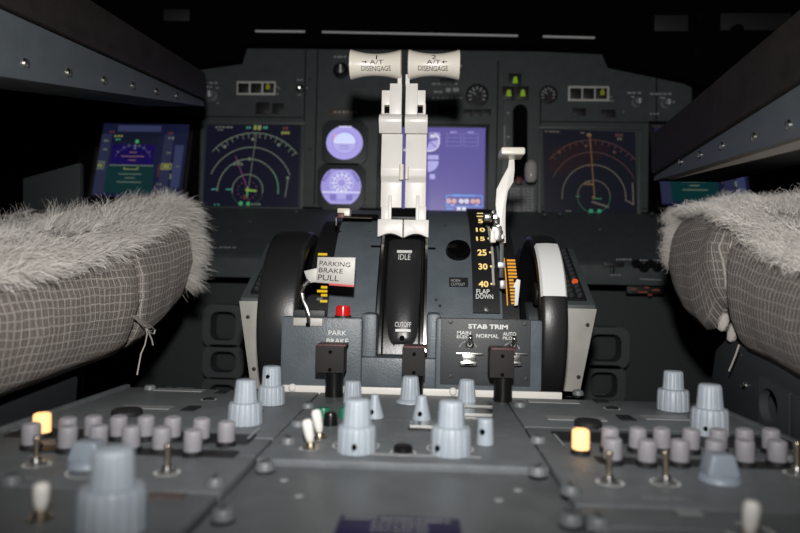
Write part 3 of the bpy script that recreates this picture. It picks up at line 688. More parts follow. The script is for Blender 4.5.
# horn cutout button and its placard
b = MB(); c = cyl_hit(458, 252); nrm = Vector((0, -math.cos(ang(c)), math.sin(ang(c))))
b.lathe(c - nrm * .001, nrm, [(.0112, 0), (.0112, .004), (.0100, .0070), (.0080, .0076), (.0, .0068)], mat('button_black', (.002, .002, .002), .18, spec=.3), 32); b.build('horn_cutout_button', cs_t)
b = MB(); x0, x1 = X_at(449, 282), X_at(468, 282); arc_band(b, x0, x1, ang(cyl_hit(458, 287)), ang(cyl_hit(458, 278)), RB + .0008, .003, BLACKP, 4)
text_arc(b, 'HORN', 455.5, 280.4, 9, 2.6, RB + .0012, WHITED); text_arc(b, 'CUTOUT', 458, 284.2, 14, 2.8, RB + .0012, WHITED); b.build('horn_cutout_placard', cs_t, smooth=0)
# flap gate plate
b = MB(); RF = .1685
x0, x1 = X_at(472.5, 280, RF), X_at(499, 280, RF)
arc_band(b, x0, x1, ang(cyl_hit(485, 312.5, RF)), math.radians(80), RF, .006, BLACKP, 30)
text_rows = ((217, 'x', 0), (221, '5', 6), (229.7, '10', 11), (238.7, '15', 10.5), (252.5, '25', 11), (266.5, '30', 11), (284, '40', 12))
c = cyl_hit(487, 309, RF); b.lathe(c, (0, -1, .2), [(.0024, -.001), (.0022, .0008), (0, .001)], BLACKG, 14)
b.build('flap_plate', cs_t, smooth=30)
b = MB()
xf = {217: 481, 221: 480.5, 229.7: 480.5, 238.7: 480.5, 252.5: 482, 266.5: 483, 284: 483.5}
for py, s, w in text_rows:
    if s == 'x': continue
    text_arc(b, s, xf[py] , py, w * .82, 6.2 if py > 245 else 4.0, RF + .0004, AMBW, .03)
    c = cyl_hit(xf[py] + 8.5, py, RF); arc_band(b, c.x - .0012, c.x + .0024, ang(c) - .005, ang(c) + .005, RF + .0005, .001, AMBW, 2)
for py in (213.5, 216.5):
    c = cyl_hit(479, py, RF); arc_band(b, c.x - .0022, c.x + .0040, ang(c) - .004, ang(c) + .004, RF + .0005, .001, AMBW, 2)
b.build('lit_flap_numeral', cs_t, smooth=0)['label'] = 'warm backlit flap numerals'
b = MB(); text_arc(b, 'FLAP', 483, 291.5, 13, 4.6, RF + .0004, WHITE, .01); text_arc(b, 'DOWN', 484.5, 296.5, 17, 4.6, RF + .0004, WHITE, .01); b.build('flap_lettering', cs_t, smooth=0)
# white gate edge beside the numerals
b = MB(); k = b.mi(PLATE); pts = [(484.5, 216), (487.5, 226), (491, 240), (492.6, 254), (493.2, 268), (493, 285)]
for (xa, ya), (xb, yb) in zip(pts, pts[1:]):
    A, B = cyl_hit(xa, ya, RF + .002), cyl_hit(xb, yb, RF + .002); b.box((A + B) / 2, (.0020, (A - B).length * 1.02, .0014), PLATE, 0, rot=Matrix.Rotation(-math.atan2((A - B).z, (A - B).y) * -1, 3, 'X').to_euler())
b.build('flap_gate_edge', cs_t)
# side screws/keys on body
b = MB()
for px, py in ((445, 226), (340, 232), (440, 306), (370, 232), (436, 300)):
    c = cyl_hit(px, py); b.lathe(c, (0, -.8, .6), [(.0014, -.001), (.0012, .0007), (0, .0009)], METAL if px < 400 else DARKP, 10)
b.build('body_screw', cs_t)
b = MB()
for px, py in ((429.5, 248.5), (377, 246.5)):
    c = cyl_hit(px, py); b.box(c, (m(12, c.y), .003, .0018), BLACKM, 0)
b.build('body_slit', cs_t)
# stab trim plate
b = MB(); YS = YF - .0015
b.slab(441, 319.5, 530, 385, YS, .002, DARKP, .0005)
for px, py in ((450.5, 322), (525, 324), (450.5, 376), (526, 379)):
    q = P(px, py, YS); b.lathe((q.x, YS, q.z), (0, -1, 0), [(.0019, -.0003), (.0017, .0005), (0, .0007)], BLACKP, 12)
b.build('stab_trim_plate', cs_t)
b = MB(); YT = YS - .0003
text_px(b, 'STAB TRIM', 488, 326.7, 39, 4.6, YT, WHITE, .03)
text_px(b, 'MAIN', 464, 332.8, 13.5, 3.6, YT, WHITE, .01); text_px(b, 'ELEC', 463, 336.8, 12, 3.0, YT, WHITE, .01)
text_px(b, 'NORMAL', 487.5, 336, 22, 3.9, YT, WHITE, .01); text_px(b, 'AUTO', 509.5, 334, 13, 3.6, YT, WHITE, .01); text_px(b, 'PILOT', 509, 338.2, 12, 3.0, YT, WHITE, .01)
d = Draw(b, [P(455, 338, YT), P(530, 338, YT), P(530, 372, YT), P(455, 372, YT)], 0, 75, 34)
d.arc(13, 12, 9, 20, 160, .8, WHITED, 10); d.arc(56, 14, 9, 20, 160, .8, WHITED, 10)
b.build('stab_trim_lettering', cs_t, smooth=0)
for px, py in ((469.5, 341), (512.5, 342)):
    b = MB(); q = P(px, py + 3, YS)
    b.lathe((q.x, YS, q.z), (0, -1, 0), [(.0036, 0), (.0036, .001), (.0024, .0016), (.0024, .003), (.0018, .0034), (0, .0034)], METAL, 18)
    b.lathe((q.x, YS - .003, q.z), (0, -.75, .66), [(.0012, 0), (.0018, .009), (.0017, .0105), (0, .0115)], METAL, 14)
    b.build('trim_toggle', cs_t)
b = MB()
for px in (469, 514):
    b.slab(px - 13, 353, px + 14, 355, YS - .003, .003, METAL, .0004); b.slab(px - 7, 355, px + 7, 361.5, YS - .005, .005, METAL, .0012); b.slab(px - 9, 361.5, px + 8, 366, YS - .007, .007, METAL, .0012); b.slab(px - 4, 363.5, px + 4, 364.8, YS - .0074, .001, BLACKM, 0)
b.build('toggle_guard', cs_t)
# brackets and little items on left block: parking brake
b = MB(); YB = YF - .002
b.slab(293, 318, 322.5, 326, YB, .006, PLATE, .0006); b.slab(305.8, 322.5, 310, 326.5, YB - .0006, .001, BLACKM, 0)
b.slab(293, 310, 325, 318, .520, .012, DARKP, .001)
b.build('brake_bracket', cs_t)
b = MB(); q = P(343, 316, .517)
b.lathe((q.x, .517, q.z), (0, 0, 1), [(.0062, 0), (.0060, .004), (.0056, .0078), (.0045, .0085), (0, .0087)], REDP, 24); b.lathe((q.x, .517, q.z - .001), (0, 0, 1), [(.0068, 0), (.0068, .0014), (.006, .0016)], BLACKP, 24)
b.build('red_warning_light', cs_t)
b = MB(); YB2 = YF - .0005
text_px(b, 'PARK', 337.5, 333, 18, 4.8, YB2, WHITE, .0); text_px(b, 'BRAKE', 337.5, 341, 22, 4.8, YB2, WHITE, .0); text_px(b, 'SET', 339, 348, 14, 4.5, YB2, WHITED, 0)
b.build('park_brake_lettering', cs_t, smooth=0)
# speed brake end piece seen over left shoulder
t = thing('speed_brake_lever', 'small cream lever end with bent wire above the left shoulder of the control stand', 'lever', P(343, 215, .62))
b = MB(); b.slab(337, 208, 350, 216, .60, .02, HANDLE, .0015); b.build('handle', t)
b = MB(); b.slab(337, 212.5, 344, 218, .597, .004, mat('dark_red_plastic', (.10, .015, .015), .5), .0008); b.build('red_tab', t)
b = MB(); b.tube([P(337, 214, .595), P(336, 218, .593), P(336.3, 226, .592)], .0011, METAL); b.build('wire', t)
b = MB(); b.slab(344, 214, 378, 218.5, .61, .012, BLACKM, .001); b.cyl(P(338, 217, .60), P(372, 218, .60), .0008, BRASS, 8); b.build('lever_rod', t)

# parking brake tag
tg = thing('parking_brake_tag', 'metal plate stamped PARKING BRAKE PULL on a bent wire lever', 'tag', P(307, 322, .50))
b = MB(); YA = .500
pl = [(317.5, 257), (355.5, 257.5), (354, 285.5), (316, 282.5)]
b.prism([P(x, y, YA) for x, y in pl], (0, .0012, 0), PLATE, .0003)
b.prism([P(304, 271, YA + .001), P(317, 268, YA + .001), P(316.5, 282, YA + .001), P(308, 283, YA + .001)], (0, .0012, 0), PLATE, .0003)
b.build('plate', tg)
b = MB(); b.prism([P(329, 283.2, YA - .0002), P(354, 285.0, YA - .0002), P(354, 287.0, YA - .0002), P(329, 285.2, YA - .0002)], (0, .0016, 0), REDE); b.build('red_edge', tg)
b = MB()
for s, px, py, w, h in (('PARKING', 335, 264, 31, 4.6), ('BRAKE', 331, 270.5, 24, 4.6), ('PULL', 328.5, 277.8, 21, 5.6)):
    c = P(px, py, YA - .0002); put_text(b, s, m(w, YA), m(h, YA), lambda a, bb: Vector((c.x + a + bb * .1, YA - .0006, c.z + bb - a * .04)), INK, .0)
b.build('stamped_lettering', tg, smooth=0)
b = MB(); b.tube([P(309, 280, YA), P(303.5, 286, YA), P(302, 293, YA), P(303.5, 300, YA), P(307, 307, YA), P(308.5, 315, YA), P(308.5, 322, YA + .004)], .0017, METAL, 10); b.build('bent_wire', tg)

# capped posts
def capped(x0, y0, x1, y1, px, ybase, Y, label):
    t = thing('capped_post', label, 'post', PZ(px, ybase, 0), 'capped black posts in front of the control stand')
    b = MB(); w = m(x1 - x0, Y); h = m(y1 - y0, Y); c = P((x0 + x1) / 2, (y0 + y1) / 2, Y)
    b.box((c.x, Y + .009, c.z), (w, .018, h), BROWN, .0008)
    for dz in (h * .28, -h * .38): b.cyl((c.x + w * .02, Y + .001, c.z + dz), (c.x + w * .02, Y - .0006, c.z + dz), .0014, BLACKM, 12)
    b.build('square_cap', t)
    b = MB(); b.box((c.x + .001, Y + .0095, c.z + h / 2 + .0004), (w * 1.02, .019, .0016), BROWNR, .0006); b.build('cap_top', t)['label'] = 'reddish brown top of the cap'
    b = MB(); b.cyl((c.x + w * .12, Y + .010, -.001), (c.x + w * .12, Y + .010, c.z), .0070 if px != 412 else .0055, BLACKG, 24); b.build('post', t)
capped(315, 346, 344, 373, 330, 392, .478, 'black post with square brown cap, leftmost, in front of the PARK BRAKE lettering')
capped(402, 348, 425, 376, 412, 392, .482, 'black post with narrow square brown cap below the CUTOFF end of the lever slot')
capped(490, 350, 514, 378, 500, 394, .478, 'black post with square brown cap in front of the STAB TRIM plate')

# ------------------------------------------------------------------ thrust levers
YLv = .598
def lever(idx, s):
    c0 = 404.2 if s < 0 else 404.2
    hx0, hx1 = (349.8, 402.0) if s < 0 else (407.8, 460)
    hc = P((hx0 + hx1) / 2, 65, YLv)
    base = P(391 if s < 0 else 416, 238, YLv)
    t = thing('thrust_lever', ('white thrust lever, the left one, its ivory handle numbered 1' if s < 0 else 'white thrust lever, the right one, its ivory handle numbered 2'), 'lever', base, 'thrust levers')
    L = m(hx1 - hx0, YLv); b = MB()
    def rad(x):                                  # spool radius at axial position
        u = abs(x) / (L / 2); return .0102 + .0040 * u ** 2.0
    prof = [(0, 0), (.0125, 0), (.0138, .0008)]
    n = 22
    for i in range(1, n): x = -L / 2 + L * i / n; prof.append((rad(x), L * i / n))
    prof += [(.0138, L - .0008), (.0125, L), (0, L)]
    b.lathe((hc.x - L / 2, YLv, hc.z), (1, 0, 0), prof, HANDLE, 40); b.build('handle', t, smooth=40)
    b = MB(); b.cyl((hc.x + s * L / 2, YLv, hc.z - .001), (hc.x + s * (L / 2 + .0015), YLv, hc.z - .001), .0045, BLACKP, 20); b.build('disengage_button', t)
    # lettering wrapped on the spool
    b = MB()
    def wrap(px, py):
        cc = P(px, py, YLv - .0105)
        def f(a, bb):
            x = cc.x + a - hc.x; z = cc.z + bb - hc.z; r = rad(x) + .0003
            return Vector((hc.x + x, YLv - math.sqrt(max(r * r - z * z, 0)), hc.z + z))
        return f
    Yh = YLv - .0105
    num = ('1', 376.5, 56.8, 1.3, 4.6) if s < 0 else ('2', 434, 56.5, 4.5, 4.6)
    put_text(b, num[0], m(num[3], Yh), m(num[4], Yh), wrap(num[1], num[2]), INK)
    cx = 377 if s < 0 else 434
    put_text(b, 'A/T', m(14, Yh), m(4.4, Yh), wrap(cx - .5, 62), INK)
    put_text(b, 'DISENGAGE', m(30, Yh), m(4.2, Yh), wrap(cx - 1, 67.8), INK)
    f = wrap(cx - 12.5 if s < 0 else cx + 10.5, 62); w = m(5, Yh); th = m(.7, Yh)
    b.face([f(-w / 2, th / 2), f(w / 2, th / 2), f(w / 2, -th / 2), f(-w / 2, -th / 2)], INK)
    e = -s * w / 2; g = -s * w * .2; b.face([f(e, 0), f(e - g * 2, th * 2.4), f(e - g * 2, -th * 2.4)], INK)
    b.build('handle_lettering', t, smooth=0)
    # arm built from stacked shaped blocks; outer / inner px edges (mirrored for lever 2)
    def mx(x): return x if s < 0 else 807.2 - x
    def blk(mb, x0, y0, x1, y1, Y, dep, M=CREAM, bev=.0008): mb.slab(min(mx(x0), mx(x1)), y0, max(mx(x0), mx(x1)), y1, Y, dep, M, bev)
    b = MB()
    blk(b, 389.5, 83, 401.8, 116, YLv - .004, .012); blk(b, 397.5, 74, 401.8, 86, YLv - .002, .008)
    blk(b, 381.6, 90, 390.5, 105, YLv - .002, .010); blk(b, 381.6, 113, 389.5, 118, YLv - .002, .010); blk(b, 381.4, 103, 384.4, 115, YLv - .0015, .008)
    blk(b, 384, 103, 389.8, 114, YLv + .004, .003, BLACKM, 0)
    b.build('upper_stem', t)
    b = MB()
    o, i_ = mx(379.6), mx(402)
    a0, a1 = min(o, i_), max(o, i_)
    # collar rounded in profile
    zt0, zb0 = P(391, 115, YLv).z, P(391, 134, YLv).z; xa, xb = P(a0, 125, YLv).x, P(a1, 125, YLv).x
    prof = [(YLv - .0075 * math.sin(PI * (k / 8) ** .7) - .0035, zt0 + (zb0 - zt0) * k / 8) for k in range(9)]
    b.prism([(xa, y, z) for y, z in prof] + [(xa, YLv + .008, zb0), (xa, YLv + .008, zt0)], (xb - xa, 0, 0), CREAM, .0003)
    b.build('collar', t, smooth=40)
    b = MB()
    x0_, x1_ = P(min(mx(381), mx(402)), 180, YLv).x, P(max(mx(381), mx(402)), 180, YLv).x
    z = lambda py: P(391, py, YLv).z
    pr = [(YLv - .003, z(134.5)), (YLv - .004, z(150)), (YLv - .006, z(170)), (YLv - .0045, z(177)), (YLv + .000, z(182)), (YLv + .0005, z(207.5)), (YLv + .010, z(207.5)), (YLv + .010, z(134.5))]
    b.prism([(x0_, y, zz) for y, zz in pr], (x1_ - x0_, 0, 0), CREAM, .0008)
    blk(b, 381.0, 206, 391.5, 222, YLv + .0, .010); blk(b, 388, 195, 391.5, 222, YLv - .0025, .010)
    b.build('lever_arm', t, smooth=40)
    b = MB()
    q = P(mx(401.5), 171, YLv - .008); b.cyl((q.x, YLv - .008, z(166)), (q.x, YLv - .008, z(181)), .0022, HANDLE, 14) if s < 0 else b.cyl((q.x + .001, YLv - .006, z(168)), (q.x + .001, YLv - .006, z(180)), .0018, HANDLE, 14)
    b.build('stop_pin', t)
    b = MB()      # foot block with scalloped lower edge
    xo, xi = P(mx(378.5), 230, YLv).x, P(mx(403.2), 230, YLv).x
    pts = [(xo, z(220.5)), (xi, z(220.5)), (xi, z(238.5))]
    for k in range(1, 10):
        f = k / 10; pts.append((xi + (xo - xi) * f, z(238.5) + math.sin(PI * f) * m(4.2, YLv)))
    pts.append((xo, z(238)))
    b.prism([(x, YLv - .012, zz) for x, zz in pts], (0, .020, 0), CREAM, .0008)
    b.build('foot_block', t)
lever(1, -1); lever(2, 1)
b = MB(); b.slab(391.5, 208.5, 418, 221, YLv + .009, .003, BLACKM, .0004); b.slab(391.5, 216.5, 417, 219, YLv + .004, .003, DARKP, .0006)
b.build('linkage_plate', cs_t)

# ------------------------------------------------------------------ flap lever
fl = thing('flap_lever', 'cream flap lever with flat rectangular handle, right of the purple display', 'lever', P(500, 250, .57))
YFl = .585
b = MB(); c = P(511.5, 153.5, YFl - .012); b.box(c, (m(23, YFl), .026, m(7.2, YFl)), HANDLE, .0022, seg=3); b.build('handle', fl)
b = MB(); pts = [(509.5, 157), (514.5, 157), (514.8, 170), (513.5, 182), (508, 191), (506, 205), (505.5, 225), (506, 243), (500, 243), (497.5, 225), (495.5, 205), (496.5, 189), (502, 178), (508, 167)]
b.prism([P(x, y, YFl) for x, y in pts], (0, .004, 0), CREAM, .0008); b.build('lever_arm', fl)
b = MB()
b.slab(484, 213.5, 491.5, 221, .570, .006, DARKP, .0008); b.box(P(488, 216.5, .569), (m(5, .57), .001, m(3.5, .57)), METAL, .0003)
b.slab(492, 226, 502, 241, .560, .01, METAL, .0012); b.slab(490.5, 230, 496, 242.5, .555, .008, HANDLE, .0008); b.slab(494, 217, 500, 226, .568, .01, DARKP, .001)
for i in range(6):
    q = P(494 + i * 1.6, 212 + i * 5, .566); b.lathe(q, (0, -1, 0), [(.0024, 0), (.0020, .002), (0, .0022)], METAL if i % 2 else BLACKG, 10)
b.slab(499.5, 243, 504, 278, .545, .006, DARKP, .001); b.slab(498, 262, 505.5, 268, .543, .006, mat('steel_dull', (.30, .31, .33), .4, metal=.6), .0008); b.slab(500, 280, 506, 289, .540, .008, mat('steel_dull', (.3, .31, .33), .4, metal=.6), .0015)
b.build('gate_mechanism', fl)

# ------------------------------------------------------------------ trim wheels
def wheel(x0, x1, label, stripe):
    Yw, Zw, R = .602, .052, .0815; w = x1 - x0
    t = thing('trim_wheel', label, 'wheel', (x0, Yw, Zw), 'black stabilizer trim wheels')
    prof = [(0, w * .35), (.035, w * .35), (.060, w * .28), (R - .012, w * .02), (R - .004, 0), (R - .0012, .0012), (R, .004), (R + .0004, w / 2), (R, w - .004), (R - .0012, w - .0012), (R - .004, w), (R - .012, w * .98), (.060, w * .72), (.035, w * .65), (0, w * .65)]
    b = MB(); b.lathe((x0, Yw, Zw), (1, 0, 0), prof, BLACKW, 128); b.build('rim', t, smooth=45)
    b = MB(); b.lathe((x0 - .002, Yw, Zw), (1, 0, 0), [(0, 0), (.018, 0), (.02, .002), (.02, w + .002), (.018, w + .004), (0, w + .004)], DARKP, 32); b.build('hub', t)
    b = MB()        # folding crank grip recessed in the web
    xi = x1 - w * .28 if stripe is None else x0 + w * .28
    b.cyl((xi - .004, Yw - .03, Zw + .028), (xi + .004, Yw - .03, Zw + .028), .010, BLACKP, 20, bev=.001); b.build('crank_grip', t)
    if stripe:
        def hit(px, py):
            d = ray(px, py); oy, oz = -Yw, CAM.z - Zw; A = d.y ** 2 + d.z ** 2; B = 2 * (oy * d.y + oz * d.z); Cc = oy ** 2 + oz ** 2 - (R + .0008) ** 2
            tt = (-B - math.sqrt(max(0, B * B - 4 * A * Cc))) / (2 * A); p = CAM + d * tt; return math.atan2(p.z - Zw, Yw - p.y)
        t0, t1 = hit(550, 296), hit(545, 243.5); b = MB(); k = b.mi(WSTRIPE); rows = []
        for i in range(25):
            th = t0 + (t1 - t0) * i / 24; row = []
            for (x, r) in ((x0 + .0005, R - .002), (x0 + .0022, R + .0007), (x0 + w / 2, R + .0012), (x1 - .0022, R + .0007), (x1 - .0005, R - .002)):
                row.append(b.bm.verts.new((x, Yw - r * math.cos(th), Zw + r * math.sin(th))))
            rows.append(row)
        for A, B in zip(rows, rows[1:]):
            for j in range(4): b.bm.faces.new([A[j], A[j + 1], B[j + 1], B[j]]).material_index = k
        b.build('white_stripe', t, smooth=45)
wheel(P(258, 330, .53).x, P(299, 330, .53).x, 'black trim wheel left of the control stand, without a stripe', None)
wheel(P(540, 330, .525).x, P(568, 330, .525).x, 'black trim wheel right of the control stand, with a broad white stripe', (0, 1))

# ------------------------------------------------------------------ keypads beside the wheels
sl = Vector((0, .70 - .603, .128 - zf)).normalized(); nn = Vector((0, -sl.z, sl.y))
for s, lab in ((-1, 'black keypad unit on the outer console left of the left trim wheel'), (1, 'black keypad unit with one orange lit key, right of the striped trim wheel')):
    xa, xb = (-.156, -.136) if s < 0 else (.136, .163)
    t = thing('keypad_unit', lab, 'keypad', ((xa + xb) / 2, .605, zf))
    o = Vector((0, .603, zf)) + nn * .0004
    b = MB(); b.prism([Vector((xa, 0, 0)) + o + sl * .006, Vector((xb, 0, 0)) + o + sl * .006, Vector((xb, 0, 0)) + o + sl * .108, Vector((xa, 0, 0)) + o + sl * .108], nn * .0022, BLACKP, .0005); b.build('keypad_face', t)
    for r in range(12):
        for c in range(3):
            b = MB(); lit = (s > 0 and r == 3 and c == 2); p = o + Vector((xa + .005 + c * .0082, 0, 0)) + sl * (.012 + r * .0081) + nn * .004
            b.lathe(p - nn * .002, nn, [(.0030, 0), (.0028, .0028), (.002, .0034), (0, .0035)], glow('key_orange', (.75, .11, .02), .8) if lit else DARKP, 10)
            k = b.build('key', t)
            if lit: k['label'] = 'orange lit key'
# small dim lights in the slot under the panel lip on the right
t = thing('circuit_indicator', 'faint red lit indicator strip in the dark slot under the right panel lip', 'indicator light', P(645, 290, 1.0))
b = MB(); b.slab(628, 286, 664, 294, 1.0, .01, BLACKP, .001); b.build('indicator_body', t)
b = MB()
for px, py, w in ((634, 289, 5), (647, 287.5, 4), (643, 292, 9), (656, 290, 7), (650, 295, 4)): b.slab(px - w / 2, py - .7, px + w / 2, py + .7, .999, .001, glow('indicator_dim_red', (.10, .025, .015)), 0)
b.build('red_indicator', t)

# ------------------------------------------------------------------ footwell structure
FW = mat('footwell_paint', (.060, .067, .072), .6, bump=.2)
fw = thing('footwell_frame', 'dark footwell bulkhead under the instrument panel with rounded recessed frames', 'bulkhead', (0, 1.02, -.3))
b = MB(); b.box((0, 1.06, -.12), (1.5, .02, .40), mat('footwell_dark', (.040, .045, .048), .7), .002); b.build('bulkhead_plate', fw)
def rrect(cx, cz, w, h, r, n=6):
    pts = []
    for (sx, sz, a0) in ((1, 1, 0), (-1, 1, 90), (-1, -1, 180), (1, -1, 270)):
        for i in range(n + 1):
            a = math.radians(a0 + 90 * i / n); pts.append((cx + sx * (w / 2 - r) + r * math.cos(a), cz + sz * (h / 2 - r) + r * math.sin(a)))
    return pts
def ring_plate(mb, outer, inner, Y0, th, M):
    k = mb.mi(M); n = len(outer)
    of = [mb.bm.verts.new((x, Y0, z)) for x, z in outer]; inf = [mb.bm.verts.new((x, Y0, z)) for x, z in inner]
    ob = [mb.bm.verts.new((x, Y0 + th, z)) for x, z in outer]; ib = [mb.bm.verts.new((x, Y0 + th, z)) for x, z in inner]
    for i in range(n):
        j = (i + 1) % n
        for q in ([of[i], of[j], inf[j], inf[i]], [of[j], of[i], ob[i], ob[j]], [inf[i], inf[j], ib[j], ib[i]]): mb.bm.faces.new(q).material_index = k
for frames in (((223, 326, 34, 38), (223, 362, 34, 30), (222, 394, 34, 28)), ((606, 348, 38, 36), (604, 385, 34, 34), (603, 415, 34, 24))):
    x0 = P(frames[0][0], 340, 1.0).x; b = MB()
    for px, py, w, h in frames:
        c = P(px, py, 1.0); ring_plate(b, rrect(c.x, c.z, m(w + 8, 1), m(h + 5, 1), .016), rrect(c.x, c.z, m(w - 8, 1), m(h - 9, 1), .012), 1.0, .03, FW)
    b.build('recessed_frame', fw)

# ================================================================== PEDESTAL
SLOPE = 0
pd = thing('center_pedestal', 'grey center pedestal body carrying the rows of control panels between the seats', 'pedestal', (0, .3, -.2))
b = MB(); xpl, xpr = PZ(140, 384, 0).x - .0, .224
xpl = -.222
b.box(((xpl + xpr) / 2, .275, -.155), (xpr - xpl, .46, .30), PEDE, .002); b.build('pedestal_body', pd)
for x in (xpl - .0032, xpr + .0032): b = MB(); b.box((x, .275, -.004), (.005, .462, .012), PEDE, .0015); b.build('side_rail', pd)
RIB = mat('raised_strip', (.26, .27, .275), .5)
cl, cr = PZ(316, 396).x, PZ(504, 397).x       # seams between columns
YE = .5035
def panel(name, label, cat, x0, x1, y0, y1, M=PEDE, z=0.0, th=.0045, grp=None):
    t = thing(name, label, cat, ((x0 + x1) / 2, (y0 + y1) / 2, z - th), grp)
    b = MB(); b.box(((x0 + x1) / 2, (y0 + y1) / 2, z - th / 2), (x1 - x0 - .0012, y1 - y0 - .0012, th), M, .0009); b.build('face_plate', t); return t
def bars(t, name, items, M, z=.0002, h=.0006):
    for c in items: b_ = MB(); bar(b_, *c, M, z, h); b_.build(name, t)
def bar(mb, x0, y0, x1, y1, M, z=.0002, h=.0006):
    """engraved/raised strip given px corners on the pedestal plane"""
    a, c = PZ((x0 + x1) / 2, y1), PZ((x0 + x1) / 2, y0); e0, e1 = PZ(x0, (y0 + y1) / 2), PZ(x1, (y0 + y1) / 2)
    mb.box(((e0.x + e1.x) / 2, (a.y + c.y) / 2, z + h / 2), (e1.x - e0.x, c.y - a.y, h), M, 0)

REC = mat('recess_black', (.012, .012, .013), .6)
yL1, yL2 = PZ(100, 433).y, PZ(190, 492).y
yR1, yR2 = PZ(640, 430).y, PZ(650, 507).y
tAF = panel('transponder_panel', 'grey control panel at the far left of the pedestal with two large double knobs', 'control panel', xpl, cl, yL1, YE)
tAL = panel('audio_panel', 'grey audio panel on the left of the pedestal, its amber key farthest from the center', 'control panel', xpl, cl, yL2, yL1)
tAN = panel('lower_radio_panel', 'blank worn grey panel at the near left corner of the pedestal', 'control panel', xpl, cl, .05, yL2)
tCF = panel('trim_control_panel', 'grey center panel crowded with fluted knobs and two white toggles', 'control panel', cl, cr, PZ(400, 463).y, YE)
tCN = panel('blank_panel', 'smooth blank grey panel in the near center of the pedestal', 'control panel', cl, cr, .05, PZ(400, 463).y, PEDE2, z=-.0035, th=.0014)
tRF = panel('radio_panel', 'grey control panel at the far right of the pedestal with two double knobs close together', 'control panel', cr, xpr, yR1, YE)
tAR = panel('audio_panel', 'grey audio panel on the right of the pedestal, its amber key beside the center panel', 'control panel', cr, xpr, yR2, yR1)
tRN = panel('door_lock_panel', 'grey panel at the near right corner of the pedestal with one white toggle', 'control panel', cr, xpr, .05, yR2)


def fastener(px, py, t, r=.0042):
    q = PZ(px, py, .001); b = MB(); b.lathe((q.x, q.y, -.0005), (0, 0, 1), [(r * 1.1, 0), (r * 1.05, .0022), (r * .88, .0036), (r * .6, .0040), (0, .0040)], PEDE2, 24)
    b.box((q.x, q.y, .0038), (r * 1.3, r * .2, .0004), DARKP, 0, rot=Matrix.Rotation(random.random() * 3, 3, 'Z').to_euler()); b.build('quarter_turn_fastener', t)
for px, py, t in ((265, 466, tAL), (223, 514, tAN), (215, 482, tAL), (288, 441, tAL), (298, 424, tAF), (308, 406, tAF), (12, 480, tAL), (538, 471, tCN), (571, 519, tRN), (571, 490, tAR), (598, 522, tRN), (538, 440, tAR), (520, 405, tRF), (578, 393, tRF), (786, 458, tAR), (150, 388, tAF)):
    fastener(px, py, t)
for px, py in ((284, 480), (299, 496), (518, 490), (499, 500)):
    q = PZ(px, py, -.0035); b = MB(); b.lathe((q.x, q.y, -.0036), (0, 0, 1), [(.0022, 0), (.002, .0006), (0, .0009)], RIB, 14); b.build('rivet', tCN)
# purple placard at the bottom
b = MB(); a, c = PZ(338, 524, -.0035), PZ(460, 524, -.0035); yt = PZ(400, 519, -.0035).y
b.box(((a.x + c.x) / 2, yt - .011, -.0030), (c.x - a.x, .022, .0008), mat('purple_placard', (.020, .013, .065), .5), .0003)
d = Draw(b, [(a.x, yt, -.0025), (c.x, yt, -.0025), (c.x, yt - .022, -.0025), (a.x, yt - .022, -.0025)], .0002, 122, 70)
d.dashes(6, 40, 12, 7, WHITED, 5); d.dashes(42, 114, 14, 7, WHITED, 10); d.dashes(34, 92, 30, 7, WHITED, 8); d.dashes(34, 92, 46, 6, WHITED, 8); b.build('purple_placard', tCN)

# print + strips on the panels
bars(tAF, 'raised_strip', ((154, 389.5, 205, 391.8), (121, 406.5, 173, 409.5)), RIB)
bars(tAF, 'black_insert', ((217, 390.5, 227, 394.5), (184, 406.5, 198, 411.5), (252, 411, 262, 414)), REC, .0, .0008)
def disc_part(t, name, px, py, r, h):
    b_ = MB(); q = PZ(px, py); b_.lathe((q.x, q.y, 0), (0, 0, 1), [(r, 0), (r, h * .75), (r * .85, h), (0, h)], REC, 24); b_.build(name, t)
disc_part(tAF, 'black_button', 208.7, 400, .0042, .0014); disc_part(tAF, 'black_dial', 127, 415, .0095, .004)
def ringmark(mb, px, py, r, w=.0009, M=WHITE, z=.0003):
    q = PZ(px, py); n = 28; k = mb.mi(M); A = [mb.bm.verts.new((q.x + r * math.cos(2 * PI * i / n), q.y + r * math.sin(2 * PI * i / n), z)) for i in range(n)]
    B = [mb.bm.verts.new((q.x + (r - w) * math.cos(2 * PI * i / n), q.y + (r - w) * math.sin(2 * PI * i / n), z)) for i in range(n)]
    for i in range(n): mb.bm.faces.new([A[i], A[(i + 1) % n], B[(i + 1) % n], B[i]]).material_index = k
def print_dash(mb, px, py, wpx, n=3, M=WHITED, h=.0011):
    q = PZ(px, py); W = m(wpx, q.y); x = q.x - W / 2
    for i in range(n):
        w = W / n * (.5 + .4 * random.random()); mb.face([(x, q.y, .0004), (x + w, q.y, .0004), (x + w, q.y + h, .0004), (x, q.y + h, .0004)], M); x += W / n
b = MB(); ringmark(b, 208.7, 400, .0055)
for px, py, w in ((180, 388, 30), (150, 404, 34), (110, 398, 12), (184, 399, 6), (240, 399, 12), (215, 405, 10), (100, 412, 10), (236, 428, 18), (178, 412, 14), (280, 412, 10)): print_dash(b, px, py, w)
b.build('printed_legend', tAF)
